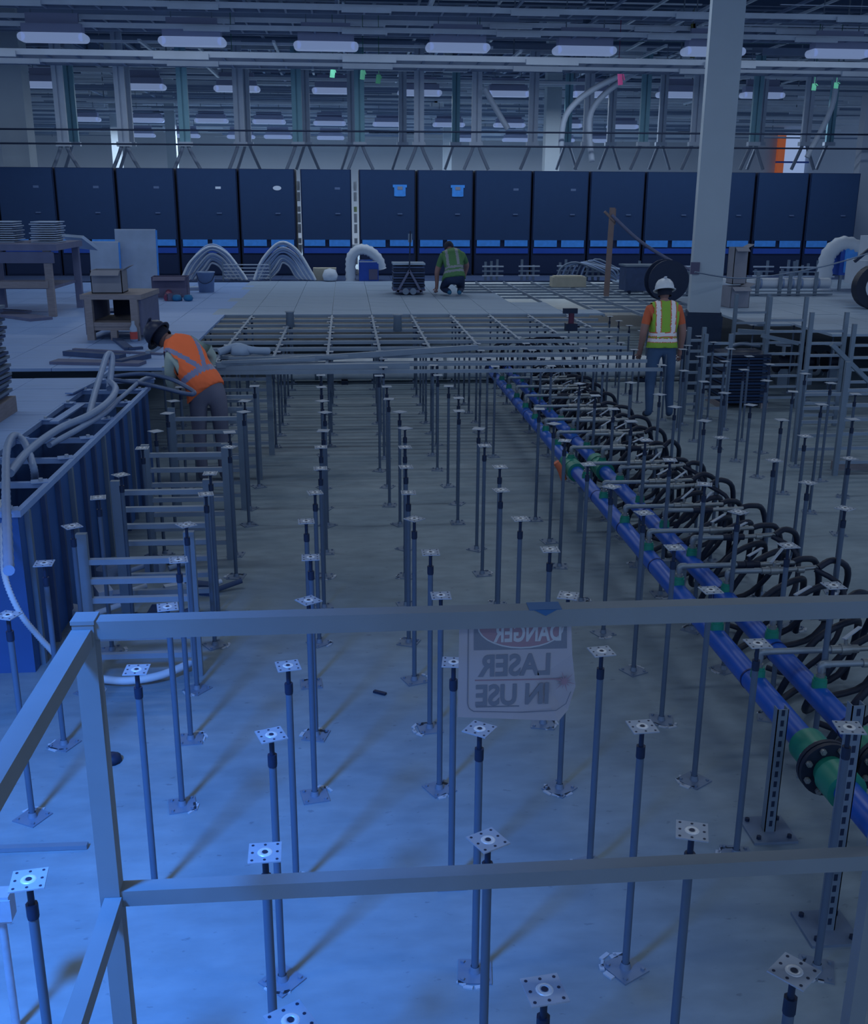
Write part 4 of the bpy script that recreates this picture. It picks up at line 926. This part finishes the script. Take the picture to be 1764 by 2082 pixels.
# floor marks: pencil-like bar, dark strip at left
a, b = Q(760, 1405, 0.008), Q(784, 1411, .008)
tag(MB().bar(a, b, .022, .012).build('loose_bolt', M_dark), 'small dark bar lying on the slab left of the laser sign', 'bolt')
a, b = Q(-40, 1727, .012), Q(178, 1719, .012)
tag(MB().bar(a, b, .03, .02).build('floor_cable', M_strut), 'dark flat strip on the slab behind the left guard post', 'strip')
q = Q(228, 1548, 0); tag(MB().lathe([(0, 0), (.05, 0), (.045, .03), (.02, .045), (0, .045)], 12).build('pipe_plug', M_dark, None, q), 'small dark cap on the slab right of the left guard post', 'cap')
q = Q(6, 1840, .5); tag(MB().bb(-.05, .03, -.03, .03, -.05, .05).bb(-.045, .036, -.036, -.03, -.04, .04).cyl((-.01, 0, -.5), (-.01, 0, -.05), .014, n=10).build('wall_bracket', M_head, None, q), 'pale bracket on a short stem at the lower left picture edge', 'bracket')
q = Q(1700, 950, .0); tag(MB().bb(-.05, .7, -.04, .04, 0, .09).build('timber_block', M_wood, None, Q(1700, 955, 0)), 'brown timber lying on the slab at the right edge', 'timber')

# ------------------------------------------------------------------ people
def skin_body(J, E, name):
    me = bpy.data.meshes.new(name); keys = list(J); ix = {k: i for i, k in enumerate(keys)}
    me.from_pydata([J[k][0] for k in keys], [(ix[a], ix[b]) for a, b in E], [])
    ob = bpy.data.objects.new(name, me); COL.objects.link(ob)
    sk = ob.modifiers.new('skin', 'SKIN'); sk.use_smooth_shade = True
    sv = me.skin_vertices[0].data
    for i, k in enumerate(keys):
        r = J[k][1]; sv[i].radius = r if isinstance(r, tuple) else (r, r)
        sv[i].use_root = k in ('pelvis',) or k.endswith('_root')
    sb = ob.modifiers.new('sub', 'SUBSURF'); sb.levels = 2; sb.render_levels = 2
    dg = bpy.context.evaluated_depsgraph_get(); res = bpy.data.meshes.new_from_object(ob.evaluated_get(dg))
    bpy.data.objects.remove(ob); return res
M_skin = mat('skin_tone', (150, 118, 116), .6, 0, .05)
def person(name_label, loc, rz, J, shirt, trousers, sleeve_short, vest_cols, helmet_col, headdir, headup, hair=True, boot=M_dark, zoff=0.0):
    t = thing('person', name_label, 'person', loc, rz)
    E = [('pelvis', 'waist'), ('waist', 'chest'), ('chest', 'neck'), ('neck', 'skull'),
         ('chest', 'shL'), ('shL', 'elL'), ('elL', 'wrL'), ('wrL', 'hdL'), ('chest', 'shR'), ('shR', 'elR'), ('elR', 'wrR'), ('wrR', 'hdR'),
         ('pelvis', 'hiL'), ('hiL', 'knL'), ('knL', 'anL'), ('anL', 'toL'), ('pelvis', 'hiR'), ('hiR', 'knR'), ('knR', 'anR'), ('anR', 'toR')]
    rad = {'pelvis': .135, 'waist': (.15, .12), 'chest': (.165, .13), 'neck': .06, 'skull': .055, 'shL': .075, 'shR': .075, 'elL': .05, 'elR': .05, 'wrL': .034, 'wrR': .034,
           'hdL': .036, 'hdR': .036, 'hiL': .105, 'hiR': .105, 'knL': .07, 'knR': .07, 'anL': .05, 'anR': .05, 'toL': .042, 'toR': .042}
    JJ = {k: (Vector(v), rad[k]) for k, v in J.items() if k in rad}
    for s in 'LR':                                    # five fingers, curled
        hd = JJ['hd' + s][0]; d = (hd - JJ['wr' + s][0]).normalized(); sd = d.cross(Vector((0, 1, .2))).normalized()
        for f in range(4):
            b = hd + sd * (-.027 + f * .018); L = (.062, .072, .068, .052)[f]
            JJ[f'f{s}{f}_root'] = (b, .0095); JJ[f'f{s}{f}a'] = (b + d * L * .55, .009); JJ[f'f{s}{f}b'] = (b + d * L * .9 + Vector((0, .02, 0)), .008)
            E += [(f'f{s}{f}_root', f'f{s}{f}a'), (f'f{s}{f}a', f'f{s}{f}b')]
        b = hd - d * .02 + sd * -.03
        JJ[f'th{s}_root'] = (b, .011); JJ[f'th{s}a'] = (b + d * .035 - sd * .03, .0095); E.append((f'th{s}_root', f'th{s}a'))
    me = skin_body(JJ, E, 'body')
    # head: skull, nose, ears, eyes sockets joined to the same body mesh
    hc = Vector(J['head']) if 'head' in J else JJ['skull'][0]
    bm = bmesh.new(); bm.from_mesh(me)
    zd = Vector(headup).normalized(); yd = Vector(headdir); yd = (yd - zd * yd.dot(zd)).normalized(); xd = yd.cross(zd)
    HM = Matrix((xd, yd, zd)).transposed().to_4x4(); HM.translation = hc
    r = bmesh.ops.create_uvsphere(bm, u_segments=20, v_segments=14, radius=1)
    for v in r['verts']:
        c = v.co.copy(); c.x *= .076; c.y *= .096; c.z *= .118
        if c.z < 0: c.x *= 1 + c.z * 2.2; c.y *= 1 + c.z * .8; c.y += -c.z * .12
        v.co = HM @ c
    for c, sz in (((0, .1, -.015), (.013, .02, .024)), ((.077, 0, -.01), (.01, .02, .032)), ((-.077, 0, -.01), (.01, .02, .032)), ((0, .092, -.055), (.026, .008, .008)), ((.03, .082, .01), (.013, .008, .008)), ((-.03, .082, .01), (.013, .008, .008))):
        r = bmesh.ops.create_uvsphere(bm, u_segments=8, v_segments=6, radius=1)
        for v in r['verts']: v.co = HM @ Vector((c[0] + v.co.x * sz[0], c[1] + v.co.y * sz[1], c[2] + v.co.z * sz[2]))
    bm.to_mesh(me); bm.free()
    me.materials.clear(); me.materials.append(M_skin); me.materials.append(shirt); me.materials.append(trousers); me.materials.append(boot)
    def near_seg(p, a, b):
        a, b = JJ[a][0], JJ[b][0]; ab = b - a; s = max(0, min(1, (p - a).dot(ab) / ab.length_squared)); return (p - (a + ab * s)).length, s
    segs = [(a, b) for a, b in E if '_root' not in a and not a.startswith('f') and not a.startswith('th')]
    cls = []
    for pl in me.polygons:
        pl.use_smooth = True; p = pl.center
        a, b, s = min(((a, b, *near_seg(p, a, b)) for a, b in segs), key=lambda q: q[2] / (rad[q[0]] if not isinstance(rad[q[0]], tuple) else .15))[0:3]
        d, s = near_seg(p, a, b)
        if (p - hc).length < .14: m = 0
        elif a in ('waist', 'chest') and b in ('chest', 'shL', 'shR'): m = 1
        elif (a, b) == ('pelvis', 'waist'): m = 1 if s > .4 else 2
        elif b in ('elL', 'elR'): m = 1 if (not sleeve_short or s < .6) else 0
        elif b in ('wrL', 'wrR'): m = 0 if sleeve_short else 1
        elif b in ('hdL', 'hdR'): m = 0
        elif a in ('pelvis', 'hiL', 'hiR', 'knL', 'knR'): m = 2
        elif a in ('anL', 'anR'): m = 3
        elif b == 'neck': m = 1 if s < .6 else 0
        else: m = 0
        pl.material_index = m; cls.append((a, b, s))
    put('body', me, t)
    # vest: torso faces moved outwards
    vc, sc_, ec = vest_cols
    P0, P1 = JJ['pelvis'][0], JJ['neck'][0]; ax = (P1 - P0).normalized(); Lt = (P1 - P0).length
    rt_ = (JJ['shR'][0] - JJ['shL'][0]); rt_ = (rt_ - ax * rt_.dot(ax)).normalized()
    keep = [pl for pl, c in zip(me.polygons, cls) if ((c[0], c[1]) in (('waist', 'chest'), ('chest', 'neck')) or c[0] == 'pelvis' or (c[0] == 'chest' and c[1] in ('shL', 'shR'))) and (pl.center - hc).length > .15 and (pl.center - P0).dot(ax) > -.09 and (c[0] != 'chest' or c[1] == 'neck' or abs((pl.center - P0).dot(rt_)) < .165) and (pl.center - P0).dot(ax) < Lt * 1.0]
    bmv = bmesh.new(); mp = {}
    for pl in keep:
        vs = []
        for vi in pl.vertices:
            if vi not in mp:
                v = me.vertices[vi]; co = v.co + v.normal * .02; du = (co - P0).dot(ax); dw = (co - P0).dot(rt_); mp[vi] = bmv.verts.new(co + ax * max(0, -.02 - du) - rt_ * (dw - max(-.17, min(.17, dw)) if du > .25 else 0))
            vs.append(mp[vi])
        bmv.faces.new(vs)
    bmesh.ops.subdivide_edges(bmv, edges=bmv.edges[:], cuts=4, use_grid_fill=True)
    bmv.faces.ensure_lookup_table()
    for f in bmv.faces:
        c = f.calc_center_median() - P0; u = c.dot(ax) / Lt; w_ = c.dot(rt_); mi = 0; f.smooth = True
        mode = vest_cols_mode.get(name_label[:6], 'H')
        if mode == 'X':
            for sgn in (-1, 1):
                dd = abs(w_ - sgn * (.02 + (u - .25) * .26)); 
                if u > .25 and dd < .026: mi = 1
            if abs(u - .25) < .05: mi = 1
        else:
            for sgn in (-1, 1):
                dd = abs(w_ - sgn * .095)
                if u > .30 and dd < .026: mi = 1
                elif u > .30 and dd < .04: mi = 2
            for cz in (.14, .27):
                if abs(u - cz) < .04: mi = 1
                elif abs(u - cz) < .055: mi = 2
        f.material_index = mi
    vm = bpy.data.meshes.new('safety_vest'); bmv.to_mesh(vm); bmv.free()
    for m in (vc, sc_, ec): vm.materials.append(m)
    vo = put('safety_vest', vm, t)
    if helmet_col:
        hb = MB(); prof = [(.118, .018), (.120, .03), (.117, .07), (.104, .11), (.078, .145), (.04, .163), (0, .167)]
        hb.lathe([(r_, z) for r_, z in prof], 22); hb.lathe([(.112, .016), (.14, .012), (.142, .02), (.118, .03)], 22)
        for v in range(len(hb.v)):
            x, y, z = hb.v[v]; y *= 1.13
            if z < .03 and y > 0: y *= 1.14
            hb.v[v] = tuple(HM @ Vector((x, y, z)))
        hh = hb.build('hard_hat', helmet_col, t)
        rb = MB(); rb.box(HM @ Vector((0, -.02, .163)), (.03, .16, .014), M=HM.to_3x3()); rb.build('hat_ridge', helmet_col, t)
    if hair:
        hb = MB().lathe([(.083, -.06), (.09, -.02), (.088, .03), (.07, .08), (.03, .112), (0, .118)], 18)
        hb.v = [tuple(HM @ Vector((x, y * 1.12 - .012, z))) for x, y, z in hb.v]; hb.build('hair', mat('dark_hair', (26, 34, 56), .8), t)
    return t
vest_cols_mode = {'person'[:6]: 'H', 'bendin': 'X'}
V_or = mat('orange_vest', (252, 118, 74), .7, 0, .06, 8); V_gr = mat('lime_vest', (140, 184, 72), .7, 0, .06, 8); V_gd = mat('green_vest', (78, 122, 84), .7, 0, .06, 8)
V_st = mat('reflective_strip', (232, 228, 240), .4, 0, .02); V_sl = mat('lavender_strip', (128, 136, 178), .4, 0, .02); V_e = mat('orange_trim', (206, 112, 84), .7)
sage = mat('sage_shirt', (168, 188, 188), .8, 0, .08, 8); khaki = mat('khaki_trousers', (104, 108, 132), .8, 0, .1, 6); jeans = mat('blue_jeans', (66, 94, 134), .8, 0, .12, 8); orsh = mat('orange_shirt', (204, 104, 74), .8); navy = mat('navy_clothes', (34, 50, 84), .8); teal_b = mat('teal_boot', (38, 98, 138), .7)
hatw = mat('white_hat', (205, 215, 230), .35, 0, .03); hatd = mat('black_hat', (36, 46, 74), .4, 0, .05)
# bending worker
q = Q(432, 985, 0)
JA = dict(pelvis=(0, 0, .95), waist=(-.09, .05, 1.10), chest=(-.22, .13, 1.27), neck=(-.34, .22, 1.40), skull=(-.40, .26, 1.42), head=(-.46, .29, 1.43),
          shL=(-.33, .03, 1.24), elL=(-.36, .10, .97), wrL=(-.18, .22, .86), hdL=(-.12, .25, .84), shR=(-.13, .30, 1.36), elR=(.03, .42, 1.22), wrR=(-.08, .42, .98), hdR=(-.12, .38, .90),
          hiL=(-.09, -.01, .88), knL=(-.10, .02, .48), anL=(-.08, -.03, .09), toL=(-.10, .14, .045), hiR=(.10, .02, .88), knR=(.11, .04, .48), anR=(.12, 0, .09), toR=(.14, .17, .045))
person('bending worker in orange vest and dark hard hat reaching over the trench hoses', (q.x, q.y, 0), 0, JA, sage, khaki, False, (V_or, V_sl, V_or), hatd, (-.5, .5, -.7), (-.75, .3, .55))
# standing worker with white hard hat
q = Q(1335, 852, 0)
JC = dict(pelvis=(0, 0, .95), waist=(0, 0, 1.10), chest=(0, .02, 1.32), neck=(0, .03, 1.50), skull=(0, .06, 1.55), head=(.01, .08, 1.62),
          shL=(-.19, .02, 1.40), elL=(-.25, .0, 1.12), wrL=(-.25, .10, .88), hdL=(-.25, .14, .81), shR=(.19, .02, 1.40), elR=(.26, .0, 1.12), wrR=(.27, .08, .87), hdR=(.27, .10, .79),
          hiL=(-.10, 0, .90), knL=(-.12, .02, .49), anL=(-.12, -.03, .09), toL=(-.14, .13, .045), hiR=(.10, 0, .90), knR=(.13, .02, .49), anR=(.15, -.03, .09), toR=(.19, .13, .045))
wc = person('standing worker with white hard hat, lime vest and orange sleeves, seen from behind', (q.x, q.y, 0), 0, JC, orsh, jeans, True, (V_gr, V_st, V_e), hatw, (.1, .9, -.35), (0, .3, .95))
# kneeling worker
q = Q(924, 603, H)
JB = dict(pelvis=(0, -.02, .34), waist=(0, .03, .46), chest=(-.02, .13, .66), neck=(-.05, .24, .80), skull=(-.06, .28, .83), head=(-.07, .32, .85),
          shL=(-.21, .13, .70), elL=(-.30, .20, .42), wrL=(-.29, .30, .16), hdL=(-.30, .33, .08), shR=(.17, .13, .72), elR=(.27, .30, .52), wrR=(.22, .42, .28), hdR=(.20, .44, .2),
          hiL=(-.11, .0, .30), knL=(-.17, .36, .10), anL=(-.10, -.06, .09), toL=(-.08, -.14, .05), hiR=(.11, 0, .30), knR=(.17, .36, .10), anR=(.10, -.06, .09), toR=(.08, -.14, .05))
person('kneeling worker in green vest with back turned, on the pale tile deck', (q.x, q.y + .15, H), 0, JB, V_gd, navy, True, (V_gd, mat('dull_strip', (128, 136, 150), .5), V_gd), None, (-.1, .7, -.7), (-.1, .7, .7), True, teal_b)
